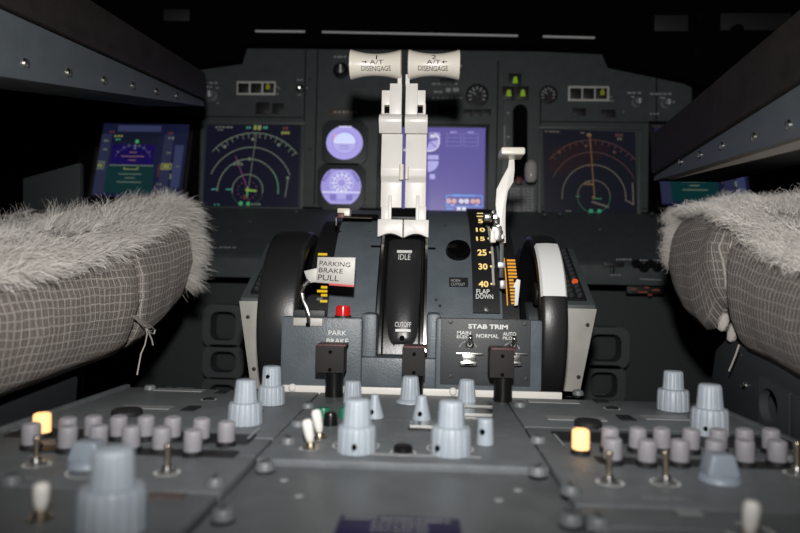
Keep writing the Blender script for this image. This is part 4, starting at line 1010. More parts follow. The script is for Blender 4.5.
# black recess strips behind the key rows with white guide ticks
bars(tAL, 'black_insert', ((5, 432, 256, 441), (22, 449, 240, 455)), REC, .0, .0008)
b = MB()
for px, py, w in ((40, 467, 30), (30, 480, 34), (167, 478, 26), (230, 449, 18), (150, 445, 9), (215, 440, 8), (60, 458, 12), (190, 461, 12), (150, 500, 30), (248, 457, 14)): print_dash(b, px, py, w, 3, WHITED, .0016)
ringmark(b, 167, 473, .0058, .0012); ringmark(b, 37, 465, .0062, .0012); ringmark(b, 92, 472, .011, .0009)
q0, q1 = PZ(246, 441), PZ(258, 430); b.face([q0 + Vector((0, 0, .0012)), q0 + Vector((.0016, 0, .0012)), q1 + Vector((.0016, 0, .0012)), q1 + Vector((0, 0, .0012))], WHITED)
b.build('printed_legend', tAL)
b = MB(); bar(b, 148, 494, 185, 500, mat('pinkish_strip', (.12, .09, .09), .5)); b.build('raised_strip', tAN)
bars(tRF, 'raised_strip', ((528, 400.5, 577, 403.5), (547, 417.5, 604, 421), (644, 416.5, 687, 420.5)), RIB)
bars(tRF, 'black_insert', ((595, 400, 607, 403.5), (619, 416, 633, 421)), REC, 0, .0008)
disc_part(tRF, 'black_button', 612, 409, .0045, .0014); disc_part(tRF, 'black_dial', 588, 426, .0085, .004)
b = MB(); ringmark(b, 612, 409, .0058)
for px, py, w in ((570, 397.5, 26), (570, 414.5, 24), (660, 413, 24), (650, 405, 10), (530, 412, 12), (520, 424, 14), (600, 395, 12), (705, 447, 10), (640, 426, 12), (552, 410, 10)): print_dash(b, px, py, w)
b.build('printed_legend', tRF)
bars(tAR, 'black_insert', ((558, 436, 790, 446), (600, 461, 795, 467)), REC, .0, .0008)
b = MB()
for px, py, w in ((610, 482, 20), (670, 488, 34), (665, 500, 44), (640, 461, 12), (700, 463, 12), (730, 463, 10), (590, 472, 14), (795, 470, 14), (625, 452, 12), (545, 452, 12)): print_dash(b, px, py, w, 3, WHITED, .0016)
ringmark(b, 610, 483, .0062, .0011); ringmark(b, 665, 483, .0066, .0011); ringmark(b, 797, 474, .0062, .0011)
for a_, c_ in (((553, 436), (563, 448)), ((590, 446), (580, 437))): 
    q0, q1 = PZ(*a_), PZ(*c_); b.face([q0 + Vector((0, 0, .0012)), q0 + Vector((.0014, 0, .0012)), q1 + Vector((.0014, 0, .0012)), q1 + Vector((0, 0, .0012))], WHITED)
b.build('printed_legend', tAR)
bars(tRN, 'raised_strip', ((590, 520, 735, 530),), PEDE2, 0, .001); bars(tRN, 'raised_strip', ((676, 511, 700, 516),), RIB)
b = MB(); print_dash(b, 600, 532, 24, 3, WHITED, .002); ringmark(b, 748, 532, .009, .0012)
b.build('printed_legend', tRN)
# center panel print
b = MB()
for px, py, w in ((395, 405, 10), (390, 416, 8), (400, 421, 26), (440, 413, 12), (330, 442, 26), (302, 418, 12), (300, 430, 14), (385, 441, 40), (402, 448, 6), (500, 437, 12), (508, 425, 10), (375, 425, 12), (410, 436, 30), (345, 404, 16), (432, 421, 8), (320, 446, 14), (497, 414, 8)): print_dash(b, px, py, w)
ringmark(b, 403, 453, .0068, .0010); ringmark(b, 309, 449, .0050, .0008); ringmark(b, 317, 437, .0050, .0008); ringmark(b, 450, 449, .0125, .0007); ringmark(b, 356, 446, .0125, .0007)
b.build('printed_legend', tCF)
b = MB(); q = PZ(403, 453); b.lathe((q.x, q.y, 0), (0, 0, 1), [(.005, 0), (.005, .003), (.004, .0042), (0, .0044)], BLACKG, 24); b.build('black_button', tCF)
b = MB()
for c in ((464, 404.5, 491, 408.5), (464, 412.5, 491, 417)): bar(b, *c, METAL, .0004, .002)
bar(b, 463, 408.5, 492, 412.5, REC, 0, .001); bar(b, 410, 424, 435, 428.5, METAL, .0004, .0015); bar(b, 408, 428.5, 436, 431, REC, 0, .0008); b.build('metal_window_frame', tCF)
b = MB(); bar(b, 345, 455, 480, 456.5, RIB); b.build('raised_strip', tCF)
for px, py in ((323.5, 417), (345, 417)):
    q = PZ(px, py); b = MB(); b.lathe((q.x, q.y, 0), (0, 0, 1), [(.0042, 0), (.0042, .004), (.0036, .0062), (0, .0064)], GREEN, 20); b.build('green_button', tCF)['label'] = 'green button'
q = PZ(330.5, 425); b = MB(); b.lathe((q.x, q.y, 0), (0, 0, 1), [(.0045, 0), (.004, .006), (.0035, .0075), (0, .008)], BLACKG, 18); b.build('black_knob', tCF)

# ---- fluted knobs
def flute(nf, dep):
    return lambda a, h: 1 - dep * max(0, math.cos(nf * a)) ** 6
def dual_knob(t, px, ytop, ymid, ybase, wtop, wmid, wbase, dot=None, label=None):
    """double fluted knob; widths in px at its depth"""
    q = PZ(px, ybase - wbase * .045, 0); Y = q.y
    H = m(ybase - ytop, Y) * .95; hm = m(ybase - ymid, Y); rb = m(wbase, Y) / 2; rt = m(wmid, Y) / 2; rtt = m(wtop, Y) / 2 * 1.06
    root = bpy.data.objects.new('rotary_knob', None); C.objects.link(root); root.parent = t; root.location = Vector((q.x, Y, 0)) - t.location
    if label: root['label'] = label
    b = MB(); b.lathe((q.x, Y, 0.0004), (0, 0, 1), [(rb, 0), (rb, hm * .1), (rb * .97, hm * .86), (rb * .90, hm * .97), (rt * 1.02, hm), (0, hm)], KNOB, 120, flute(15, .05)); b.build('knob_skirt', root, smooth=50)
    b = MB(); b.lathe((q.x, Y, hm), (0, 0, 1), [(rt, 0), (rt * .98, H * .02), (rtt, (H - hm) * .86), (rtt * .93, (H - hm) * .97), (rtt * .80, H - hm), (0, H - hm + .0002)], KNOB, 96, flute(12, .045)); b.build('knob_cap', root, smooth=50)
    if dot:
        b = MB(); dx, zz, rr = dot; b.cyl((q.x + dx, Y - rr + .0006, zz), (q.x + dx, Y - rr - .0006, zz), .0013, BLACKM, 14); b.build('grub_screw', root)
    return root
dual_knob(tAN, 111, 446, 489, 534, 38, 44, 67, None, 'large out-of-focus double knob in the near left corner')
dual_knob(tAF, 245, 378.5, 403.5, 425.5, 19, 24, 34)
dual_knob(tAF, 271, 365, 386.5, 405.5, 17, 20, 27, (-.001, .0205, .0072), 'double knob with a black dot on its cap')
dual_knob(tCF, 356.5, 398, 427, 453.5, 24, 29, 39, (0, .0055, .0118))
dual_knob(tCF, 450.5, 400, 428.5, 456, 23, 27, 40, (-.007, .0055, .0096))
dual_knob(tRF, 673, 371, 391, 411.5, 17, 20, 30, (.000, .005, .0097))
dual_knob(tRF, 709.5, 384.5, 410.5, 436.5, 20, 25, 35, (-.006, .0055, .0088))
def single_knob(t, px, ytop, ybase, wt, wb, skirt=None, dot=None, M=KNOB, fl=.07):
    q = PZ(px, ybase - wb * .05); Y = q.y; H = m(ybase - ytop, Y); rt, rb = m(wt, Y) / 2, m(wb, Y) / 2
    root = bpy.data.objects.new('rotary_knob', None); C.objects.link(root); root.parent = t; root.location = Vector((q.x, Y, 0)) - t.location
    b = MB(); z0 = .0004
    if skirt:
        rs = m(skirt, Y) / 2; b.lathe((q.x, Y, z0), (0, 0, 1), [(rs, 0), (rs * .97, .0012), (rb * 1.05, .0030), (0, .003)], M, 40); b.build('knob_skirt', root, smooth=50); b = MB(); z0 = .003; H -= .003
    b.lathe((q.x, Y, z0), (0, 0, 1), [(rb, 0), (rb, H * .08), (rt, H * .88), (rt * .93, H * .97), (rt * .75, H), (0, H)], M, 96, flute(12, fl) if fl else None); b.build('knob_cap', root, smooth=50)
    if dot: b = MB(); b.cyl((q.x + dot[0], Y - rb * .93 + .0006, dot[1]), (q.x + dot[0], Y - rb * .93 - .001, dot[1]), .0014, BLACKM, 14); b.build('grub_screw', root)
    return root
single_knob(tCF, 352.5, 382, 404, 16, 19)
single_knob(tCF, 410, 377, 404, 16, 20, 28)
single_knob(tCF, 466.5, 381, 405, 15, 19)
single_knob(tCF, 374.5, 396, 419, 8, 19, None, (-.0015, .005), KNOB, 0)
single_knob(tCF, 421.5, 397, 421, 10, 19, None, (-.001, .005), KNOB, 0)
single_knob(tCF, 485, 420, 445.5, 15, 17.5, None, (-.002, .008), KNOB, 0)
# pointer (bar) knobs
def pointer_knob(t, px, ytop, ybase, wsk, wtop, M=KNOBD):
    q = PZ(px, ybase - wsk * .14); Y = q.y; rs = m(wsk, Y) / 2; H = m(ybase - ytop, Y) - .002
    root = bpy.data.objects.new('pointer_knob', None); C.objects.link(root); root.parent = t; root.location = Vector((q.x, Y, 0)) - t.location
    b = MB(); b.lathe((q.x, Y, .0004), (0, 0, 1), [(rs, 0), (rs * .97, .0016), (rs * .85, .0030), (rs * .6, .0038), (0, .004)], M, 48); b.build('knob_skirt', root, smooth=50)
    b = MB(); w = m(wtop, Y) / 2
    t2 = bmesh.new(); bot = [(-w * 1.35, -rs * .62), (w * 1.35, -rs * .62), (w * 1.35, rs * .62), (-w * 1.35, rs * .62)]; top = [(-w * .9, -rs * .5), (w * .9, -rs * .5), (w * .9, rs * .5), (-w * .9, rs * .5)]
    A = [t2.verts.new((x, y, .003)) for x, y in bot]; B = [t2.verts.new((x, y, H)) for x, y in top]
    t2.faces.new(A[::-1]); t2.faces.new(B)
    for i in range(4): t2.faces.new([A[i], A[(i + 1) % 4], B[(i + 1) % 4], B[i]])
    bmesh.ops.bevel(t2, geom=t2.edges[:], offset=.0016, segments=3, profile=.6, affect='EDGES')
    b.merge(t2, lambda p: p + Vector((q.x, Y, 0)), M); b.build('knob_cap', root, smooth=40)
pointer_knob(tAR, 719.5, 455, 487, 40, 24); pointer_knob(tAL, 88, 441, 472, 40, 26)

# ---- toggles
def toggle(t, px, ybase, tilt, Lp, kind):
    q = PZ(px, ybase); Y = q.y; L = m(Lp, Y)
    root = bpy.data.objects.new('toggle_switch', None); C.objects.link(root); root.parent = t; root.location = Vector((q.x, Y, 0)) - t.location
    b = MB(); k = Y / .4
    b.lathe((q.x, Y, .0003), (0, 0, 1), [(.0042, 0), (.0042, .0008), (.0028, .0010), (.0024, .0026), (.0018, .0030), (0, .0030)], METAL if kind != 'white' else BRASS, 24); b.build('bushing', root, smooth=40)
    ax = Vector((tilt[0], tilt[1], 1)).normalized(); b = MB(); o = Vector((q.x, Y, .003))
    if kind == 'white':
        b.lathe(o, ax, [(.0012, 0), (.0020, L * .08), (.0026, L * .30), (.0028, L * .6), (.0028, L * .85), (.0020, L * .97), (0, L)], WHITET, 24)
    else:
        b.lathe(o, ax, [(.0010, 0), (.0014, L * .75), (.0017, L * .92), (.0012, L * .99), (0, L)], BRASS, 20)
    b.build('toggle_lever', root, smooth=60)
toggle(tCF, 310.5, 448, (-.18, -.1), 24, 'white'); toggle(tCF, 319.5, 438, (-.18, -.1), 24, 'white')
toggle(tAN, 40.5, 519, (0, .0), 29, 'white'); toggle(tRN, 749, 543, (.1, .0), 33, 'white')
toggle(tAL, 167, 472, (0, 0), 22, 'm'); toggle(tAL, 36, 464, (.0, 0), 22, 'm'); toggle(tAR, 609, 481, (0, 0), 23, 'm'); toggle(tAR, 666, 481, (-.05, 0), 24, 'm'); toggle(tAR, 797, 472, (0, 0), 24, 'm')

# ---- frosted audio keys: one master, copied
LIT = mat('amber_lit_cap', (.8, .55, .3), .5, emis=(1.0, .52, .17), estr=1.25)
b = MB(); b.lathe((0, 0, .0004), (0, 0, 1), [(.0052, 0), (.0052, .0022), (.0046, .0024), (0, .0024)], BLACKP, 28); baseM = b.build('key_base', None); baseme = baseM.data
b = MB(); b.lathe((0, 0, .0024), (0, 0, 1), [(.0043, 0), (.0045, .0008), (.0045, .0090), (.0042, .0101), (.0034, .0106), (.0028, .0103), (0, .0101)], CAPM, 32); capM = b.build('key_cap', None, smooth=50); capme = capM.data
bpy.data.objects.remove(baseM); bpy.data.objects.remove(capM)
litme = capme.copy(); litme.materials.clear(); litme.materials.append(LIT)
def keyrow(t, pts):
    for i, (px, py, lit) in enumerate(pts):
        q = PZ(px, py); r = bpy.data.objects.new('audio_key', None); C.objects.link(r); r.parent = t; r.location = Vector((q.x, q.y, 0)) - t.location
        a = bpy.data.objects.new('key_cap', litme if lit else capme); C.objects.link(a); a.parent = r; a.rotation_euler = (random.uniform(-.03, .03), random.uniform(-.04, .04), 0)
        c = bpy.data.objects.new('key_base', baseme); C.objects.link(c); c.parent = r
        if lit: r['label'] = 'amber lit key'
keyrow(tAL, [(42, 437, 1), (67, 442, 0), (92.5, 440, 0), (118.5, 440, 0), (145.5, 440, 0), (172, 441, 0), (201, 442.5, 0), (31, 449, 0), (67, 452, 0) , (98, 451, 0), (131, 452, 0), (161, 453, 0), (192.5, 456, 0), (226, 446, 0)])
keyrow(tAR, [(580.5, 454, 1), (609.5, 452, 0), (637, 452, 0), (662, 452, 0), (690.5, 453, 0), (718, 453, 0), (745, 453, 0), (771, 453, 0), (613, 464, 0), (646.5, 466, 0), (679.5, 466, 0), (714, 466, 0), (745, 466, 0), (777, 466, 0)])

# ================================================================== ARMRESTS
def armrest(label, s, inner, ys, gtop, gbot, ptop, screws, W, root):
    """inner x of side face; ys near/far; z pairs near/far"""
    t = bpy.data.objects.new('armrest', None); C.objects.link(t); t.parent = root; t.location = Vector((inner + s * W / 2, ys[0], gbot[0])) - root.location; t['label'] = label
    (y0, y1) = ys; y00 = y0 - .22
    def ext(z, y): return z[0] + (z[1] - z[0]) * (y - y0) / (y1 - y0)
    b = MB(); b.prism([(inner, y00, ext(gtop, y00)), (inner, y1, gtop[1]), (inner, y1 + .003, gbot[1]), (inner, y00, ext(gbot, y00))], (s * W, 0, 0), ARMG, .0015); b.build('arm_beam', t)
    b = MB(); xi = inner - s * .003
    b.prism([(xi, y00, ext(ptop, y00)), (xi, y1 - .006, ptop[1] - .001), (xi, y1 + .003, ptop[1] - .010), (xi, y1 + .004, gtop[1] + .010), (xi, y1, gtop[1] + .001), (xi, y00, ext(gtop, y00) + .001)], (s * (W + .006), 0, 0), LEATH, .004); b.build('leather_pad', t)
    if s > 0:                                    # pale sloping lower flange
        b = MB(); k = b.mi(UNDER); ya = y1 - .03; f0, f1 = .0095, .0015
        A = [(inner, y00, ext(gbot, y00)), (inner + .009, y00, ext(gbot, y00) - f0), (inner + .012, y00, ext(gbot, y00) - f0), (inner + .012, y00, ext(gbot, y00))]
        B = [(inner, ya, ext(gbot, ya)), (inner + .009, ya, ext(gbot, ya) - f1), (inner + .012, ya, ext(gbot, ya) - f1), (inner + .012, ya, ext(gbot, ya))]
        va = [b.bm.verts.new(p) for p in A]; vb = [b.bm.verts.new(p) for p in B]
        b.bm.faces.new(va).material_index = k; b.bm.faces.new(vb[::-1]).material_index = k
        for i in range(4): b.bm.faces.new([va[i], va[(i + 1) % 4], vb[(i + 1) % 4], vb[i]]).material_index = k
        b.build('lower_flange', t, smooth=0)['label'] = 'pale lower flange of the armrest'
    for px, py in screws:
        q = PX(px, py, inner); b = MB(); b.lathe((inner, q.y, q.z), (-s, 0, 0), [(.0036, -.0004), (.0036, .0006), (.0028, .0016), (0, .0022)], METAL, 18)
        b.box((inner - s * .0021, q.y, q.z), (.0006, .0008, .0055), BLACKP, 0); b.build('screw', t)
seatRootL = thing('pilot_seat', 'left pilot seat, pale sheepskin on its woven cushion, frayed thread hanging from the seam', 'seat', (-.48, .40, -.44))
seatRootR = thing('pilot_seat', 'right pilot seat, curly pale sheepskin over a woven cushion with a deep fold', 'seat', (.48, .40, -.44))
xi = -.262
def zx(px, py, x): q = PX(px, py, x); return q.y, q.z
yn, g0 = zx(0, 8, xi); _, h0 = zx(0, 77, xi); yf, g1 = zx(204, 101, xi); _, h1 = zx(204, 106, xi)
_, p1 = zx(203, 71, xi); ya, pa = zx(90, 0, xi)
p0 = pa + (pa - p1) / (ya - yf) * (yn - ya)
armrest('left armrest beam with six screws', -1, xi, (yn, yf), (g0, g1), (h0, h1), (p0, p1), [(25, 63.5), (68.5, 73), (104, 80.5), (133, 86), (156.5, 91.5), (177, 96)], .075, seatRootL)
xi = .262
yn, g0 = zx(800, 84, xi); _, h0 = zx(800, 137, xi); yf, g1 = zx(654, 176, xi); _, h1 = zx(654, 181, xi)
_, p1 = zx(652, 134, xi); _, p0 = zx(800, 10, xi)
armrest('right armrest beam with pale lower flange', 1, xi, (yn, yf), (g0, g1), (h0, h1), (p0, p1), [(789, 125), (754, 137), (722, 146), (700, 155), (680.5, 162)], .075, seatRootR)

# ================================================================== SEATS
FAB = bpy.data.materials.new('woven_fabric'); FAB.use_nodes = True
def build_fabric(M, base, line, sc, w2):
    n = M.node_tree; N = n.nodes; Lk = n.links; bs = N['Principled BSDF']; bs.inputs['Roughness'].default_value = .9; bs.inputs['Specular IOR Level'].default_value = .15
    uv = N.new('ShaderNodeTexCoord'); sep = N.new('ShaderNodeSeparateXYZ')
    nz = N.new('ShaderNodeTexNoise'); nz.inputs['Scale'].default_value = 45; Lk.new(uv.outputs['UV'], nz.inputs['Vector'])
    mixv = N.new('ShaderNodeVectorMath'); mixv.operation = 'MULTIPLY_ADD'; mixv.inputs[1].default_value = (.0045, .0045, 0); Lk.new(nz.outputs['Color'], mixv.inputs[0]); Lk.new(uv.outputs['UV'], mixv.inputs[2])
    Lk.new(mixv.outputs[0], sep.inputs[0])
    def mth(op, a, b=None, c=None):
        x = N.new('ShaderNodeMath'); x.operation = op
        for i, v in enumerate((a, b, c)):
            if v is None: continue
            if isinstance(v, (int, float)): x.inputs[i].default_value = v
            else: Lk.new(v, x.inputs[i])
        return x.outputs[0]
    def stripes(o, freq, pw): return mth('POWER', mth('ABSOLUTE', mth('SINE', mth('MULTIPLY', o, PI * freq))), pw)
    U, V = sep.outputs['X'], sep.outputs['Y']
    l1 = stripes(U, sc[0], 22); l2 = stripes(V, sc[1], 26); l3 = stripes(U, sc[0] * 2.31, 6)
    lines = mth('MAXIMUM', mth('MAXIMUM', l1, mth('MULTIPLY', l2, w2)), mth('MULTIPLY', l3, .35))
    fine = mth('MULTIPLY', stripes(U, 900, 1), stripes(V, 760, 1))
    n2 = N.new('ShaderNodeTexNoise'); n2.inputs['Scale'].default_value = 700; n2.inputs['Detail'].default_value = 2; Lk.new(uv.outputs['UV'], n2.inputs['Vector'])
    lines2 = mth('MULTIPLY', lines, mth('MULTIPLY_ADD', n2.outputs['Fac'], 1.4, .1))
    mx = N.new('ShaderNodeMix'); mx.data_type = 'RGBA'; mx.inputs['A'].default_value = (*base, 1); mx.inputs['B'].default_value = (*line, 1); Lk.new(lines2, mx.inputs['Factor'])
    n3 = N.new('ShaderNodeTexNoise'); n3.inputs['Scale'].default_value = 1400; Lk.new(uv.outputs['UV'], n3.inputs['Vector'])
    mu = N.new('ShaderNodeMix'); mu.data_type = 'RGBA'; mu.blend_type = 'MULTIPLY'; mu.inputs['Factor'].default_value = 1; Lk.new(mx.outputs['Result'], mu.inputs['A']); Lk.new(mth('MULTIPLY_ADD', n3.outputs['Fac'], 1.5, .25), mu.inputs['B'])
    Lk.new(mu.outputs['Result'], bs.inputs['Base Color'])
    bp = N.new('ShaderNodeBump'); bp.inputs['Distance'].default_value = .0012; bp.inputs['Strength'].default_value = .8
    Lk.new(mth('ADD', mth('MULTIPLY', lines, .6), fine), bp.inputs['Height']); Lk.new(bp.outputs['Normal'], bs.inputs['Normal'])
build_fabric(FAB, (.25, .22, .205), (.78, .72, .66), (150, 165), .9)
FAB2 = bpy.data.materials.new('woven_fabric_grey'); FAB2.use_nodes = True
build_fabric(FAB2, (.17, .152, .143), (.60, .55, .51), (240, 120), .55)
FUR = mat('sheepskin_fibre', (.70, .67, .63), .85, spec=.2)
FURB = mat('sheepskin_base', (.42, .39, .36), .95, bump=1, bscale=400, var=.2, vscale=40)

def lerp_tab(tab):
    def f(v):
        if v <= tab[0][0]: (a, b), (c, d) = tab[0], tab[1]; return b + (d - b) * (v - a) / (c - a)
        for (a, b), (c, d) in zip(tab, tab[1:]):
            if v <= c: return b + (d - b) * (v - a) / (c - a)
        return tab[-1][1]
    return f
def smooth_tab(tab, e=.005):
    g = lerp_tab(tab); return lambda v: (g(v - e) + 2 * g(v) + g(v + e)) / 4
def hnoise(a, b): return math.sin(a * 37.1 + b * 11.3) * .5 + math.sin(a * 71.7 - b * 53.9 + 1.3) * .3 + math.sin(a * 133 + b * 91) * .2

def cushion(root, s, xin, ynear, yfront, zt, zb, rc, seam, drop, name_mat, furcfg, crown):
    t = bpy.data.objects.new('seat_cushion', None); C.objects.link(t); t.parent = root; t.location = Vector((xin + s * .25, (ynear + yfront) / 2, zb(ynear))) - root.location
    W = .50
    # plan outline: along the inner side from near to front corner, across the front, outer side, back
    pts = []
    def arc(cx, cy, a0, a1, r, n):
        for i in range(n + 1):
            a = math.radians(a0 + (a1 - a0) * i / n); pts.append((cx + s * r * -math.cos(a), cy + r * math.sin(a), -s * math.cos(a), math.sin(a)))
    # local: inner side is at -s direction
    n1 = 170
    for i in range(n1): pts.append((xin, ynear + (yfront - rc - ynear) * i / n1, -s, 0))
    arc(xin + s * rc, yfront - rc, 0, 90, rc, 22)
    for i in range(1, 40): pts.append((xin + s * (rc + (W - 2 * rc) * i / 40), yfront, 0, 1))
    arc(xin + s * (W - rc), yfront - rc, 90, 180, rc, 14)
    for i in range(1, 30): pts.append((xin + s * W, yfront - rc - (yfront - rc - ynear) * i / 30, s, 0))
    pts.append((xin + s * W, ynear, s, 0))
    N = len(pts); arcL = [0]
    for a, c in zip(pts, pts[1:]): arcL.append(arcL[-1] + math.hypot(c[0] - a[0], c[1] - a[1]))
    def pos(i, inset, z):
        x, y, nx, ny = pts[i]; return Vector((x - nx * inset, y - ny * inset, z))
    def seamd(i):
        x, y, nx, ny = pts[i]
        if abs(nx) < .5 or abs(x - xin) > .05: return 0
        return sum(dp * math.exp(-((y - sy) / sw) ** 2) for sy, sw, dp in seam)
    prof = [(.16, .42), (.07, .40), (.036, .26), (.018, .08), (.010, .06), (.003, .16), (-.002, .30), (-.005, .5), (-.004, .7), (.0, .84), (.005, .95), (.012, 1.03)]
    b = MB(); k = b.mi(name_mat); uvl = b.bm.loops.layers.uv.new('UVMap'); rows = []; vv = []
    for (ins, f) in prof:
        row = []
        for i in range(N):
            y = pts[i][1]; h = zt(y) - zb(y) - drop * min(.28, max(0, abs(pts[i][0] - xin) - .05)); z = zb(y) + f * h
            wr = hnoise(arcL[i] * 1.3, f * .35) * .0018 * math.sin(PI * min(max(f, 0), 1))
            row.append(b.bm.verts.new(pos(i, ins + seamd(i) * (.25 + math.sin(PI * min(max(f, 0), 1))) - wr, z)))
        rows.append(row); vv.append(f)
    for r in range(len(prof) - 1):
        for i in range(N - 1):
            f = b.bm.faces.new([rows[r][i], rows[r][i + 1], rows[r + 1][i + 1], rows[r + 1][i]]); f.material_index = k
            hh = .09
            for l, (ii, rr) in zip(f.loops, ((i, r), (i + 1, r), (i + 1, r + 1), (i, r + 1))): l[uvl].uv = (arcL[ii], vv[rr] * hh + pts[ii][1] * .12)
    f = b.bm.faces.new([rows[0][i] for i in range(N)]); f.material_index = k
    f = b.bm.faces.new([rows[r][0] for r in range(len(prof))]) if False else None
    b.build('fabric_cover', t, smooth=80)
    # fleece base
    tops = [(.010, 0.0), (.022, .010), (.045, .018), (.08, .024), (.13, .028), (.19, .030)]
    b = MB(); k = b.mi(FURB); rows = []
    def ztop(i, ins, dz):
        x, y, nx, ny = pts[i]; xx, yy = x - nx * ins, y - ny * ins
        dd = min(.28, max(0, abs(xx - xin) - .05)); return zt(yy) + dz * crown - drop * dd + hnoise(xx * 1.5, yy * 1.2) * .004
    for ins, dz in tops:
        rows.append([b.bm.verts.new(pos(i, ins, ztop(i, ins, dz))) for i in range(N)])
    for A, B in zip(rows, rows[1:]):
        for i in range(N - 1): b.bm.faces.new([A[i], A[i + 1], B[i + 1], B[i]]).material_index = k
    b.bm.faces.new(rows[-1]).material_index = k
    ff = b.build('fleece_backing', t, smooth=80)
    # fibres as tapered blades
    cnt, Lm, droop, curl, wd, spread = furcfg
    roots = []; 
    rng = np.random.RandomState(11 if s < 0 else 23)
    ifr = next(i for i in range(N) if pts[i][3] > .5)
    V = []; F = []
    def fibre(p, nrm, L, lean, tuft, w, droop=droop):
        d = (nrm + lean + tuft).normalized(); q = p.copy(); side = d.cross(Vector((rng.randn(), rng.randn(), rng.randn()))).normalized(); cur = []
        ph = rng.rand() * 6.28; up = d.cross(side)
        base = len(V); S = 5
        for j in range(S):
            ww = w * (1 - j / (S - 1)) + .00006
            off = (side * math.cos(ph + j * curl) + up * math.sin(ph + j * curl)) * (.0022 * j / S * (1 + curl))
            c = q + off; V.append(tuple(c - side * ww)); V.append(tuple(c + side * ww))
            q = q + d * (L / (S - 1)); d = (d + Vector((0, 0, -droop * (j + 1) / S))).normalized()
        for j in range(S - 1): F.append((base + 2 * j, base + 2 * j + 1, base + 2 * j + 3, base + 2 * j + 2))
    ntuft = cnt // 24
    for kx in range(ntuft):
        u = rng.rand(); 
        pr = rng.rand(); i = int(rng.rand() * n1) if pr < .50 else (n1 + int(rng.rand() * 23) if pr < .66 else n1 + 23 + int(rng.rand() * (N - n1 - 40)))
        i = min(i, N - 2)
        zone = rng.rand()
        x, y, nx, ny = pts[i]
        if zone < .45: ins = .004 + rng.rand() ** 1.3 * .03          # fringe near the edge
        elif zone < (.80 if i < ifr - 12 else .50): ins = .03 + rng.rand() * .16
        else: ins = None
        if ins is None:
            if i < ifr - 3: ins = .02 + rng.rand() * .05
        if ins is not None:
            xx, yy = x - nx * ins, y - ny * ins
            dz = np.interp(ins, [a for a, _ in tops], [c for _, c in tops]); z = ztop(i, ins, dz)
            p = Vector((xx, yy, z)); k2 = math.exp(-ins / .03)
            nrm = Vector((nx * (.15 + .8 * k2), ny * (.15 + .8 * k2), .8 if s > 0 else .40)).normalized()
        else:                                                        # front face fleece
            fz = rng.rand(); h = zt(y) - zb(y); z = zb(y) + h * (.28 + .72 * fz); p = Vector((x, y, z)) - Vector((nx, ny, 0)) * .003
            if furcfg[5] > 1: p.z = zb(y) + h * (.5 + .5 * fz)
            nrm = (Vector((nx, ny, -.25)) + Vector((-s * .55, 0, 0))).normalized()
        a = hnoise(p.x * 1.1, p.y * 1.3); lean = Vector((nx * .35 + a * .5, ny * .35 + math.cos(a * 9) * .45, -.1)) * (1.1 if s < 0 else .9)
        tf = Vector(rng.randn(3) * .42)
        Lt = Lm * (.7 + .6 * rng.rand()) * ((1.45 if s < 0 else .85) if ins is None else (1.25 if (pts[i][1] > yfront - .07 and s < 0) else 1.0))
        for q_ in range(24):
            pp = p + Vector(rng.randn(3)) * .0034; pp.z = p.z + abs(rng.randn()) * .0006 - .001
            fibre(pp, nrm, Lt * (.75 + .5 * rng.rand()), lean, tf + Vector(rng.randn(3)) * .10, wd, droop if ins is not None else .16)
    me = bpy.data.meshes.new('fleece_fibre'); lc = t.location + root.location; me.from_pydata([(a - lc.x, c - lc.y, e - lc.z) for a, c, e in V], [], F); me.materials.append(FUR)
    o = bpy.data.objects.new('fleece_fibre', me); C.objects.link(o); o.parent = t; o['kind'] = 'stuff'
    return t
def tabpx(pts, X, dz):
    r = []
    for px, py in pts: q = PX(px, py, X); r.append((q.y, q.z + dz))
    r.sort(); return r
tL = tabpx([(0, 283), (60, 270), (130, 249), (165, 231), (188, 218)], -.238, .004)
bL = tabpx([(0, 402), (80, 372), (120, 357), (150, 343), (172, 322), (190, 298)], -.238, -.006)
ztL = smooth_tab([(.10, tL[0][1] - .022)] + tL + [(tL[-1][0] + .03, tL[-1][1] + .002), (.9, tL[-1][1] - .02)])
zbL = smooth_tab([(.10, bL[0][1] - .020)] + bL + [(.9, bL[-1][1] + .03)])
YFL = PX(191, 250, -.238).y + .012
seatL = cushion(seatRootL, -1, -.238, .16, YFL, ztL, zbL, .030, [(PX(135, 300, -.238).y, .006, .006), (PX(120, 300, -.238).y, .03, -.003)], .20, FAB, (110000, .0145, .46, .8, .00017, .5), .45)
tR = tabpx([(690, 216), (715, 220), (735, 236), (760, 258), (800, 278)], .240, .004)
bR = tabpx([(670, 298), (680, 318), (694, 332), (704, 329), (711, 308), (721, 307), (727, 338), (734, 353), (760, 364), (800, 388)], .240, -.005)
ztR = smooth_tab([(.10, tR[0][1] - .02)] + tR + [(tR[-1][0] + .04, tR[-1][1] - .004), (.9, tR[-1][1] - .03)])
zbR = smooth_tab([(.10, bR[0][1] - .02)] + bR + [(.9, bR[-1][1] + .02)], .0022)
YFR = PX(671, 250, .240).y + .014
seatR = cushion(seatRootR, 1, .240, .16, YFR, ztR, zbR, .024, [(PX(722, 290, .240).y, .008, .014)], .02, FAB2, (90000, .0105, .38, 1.6, .00017, 1.5), .45)

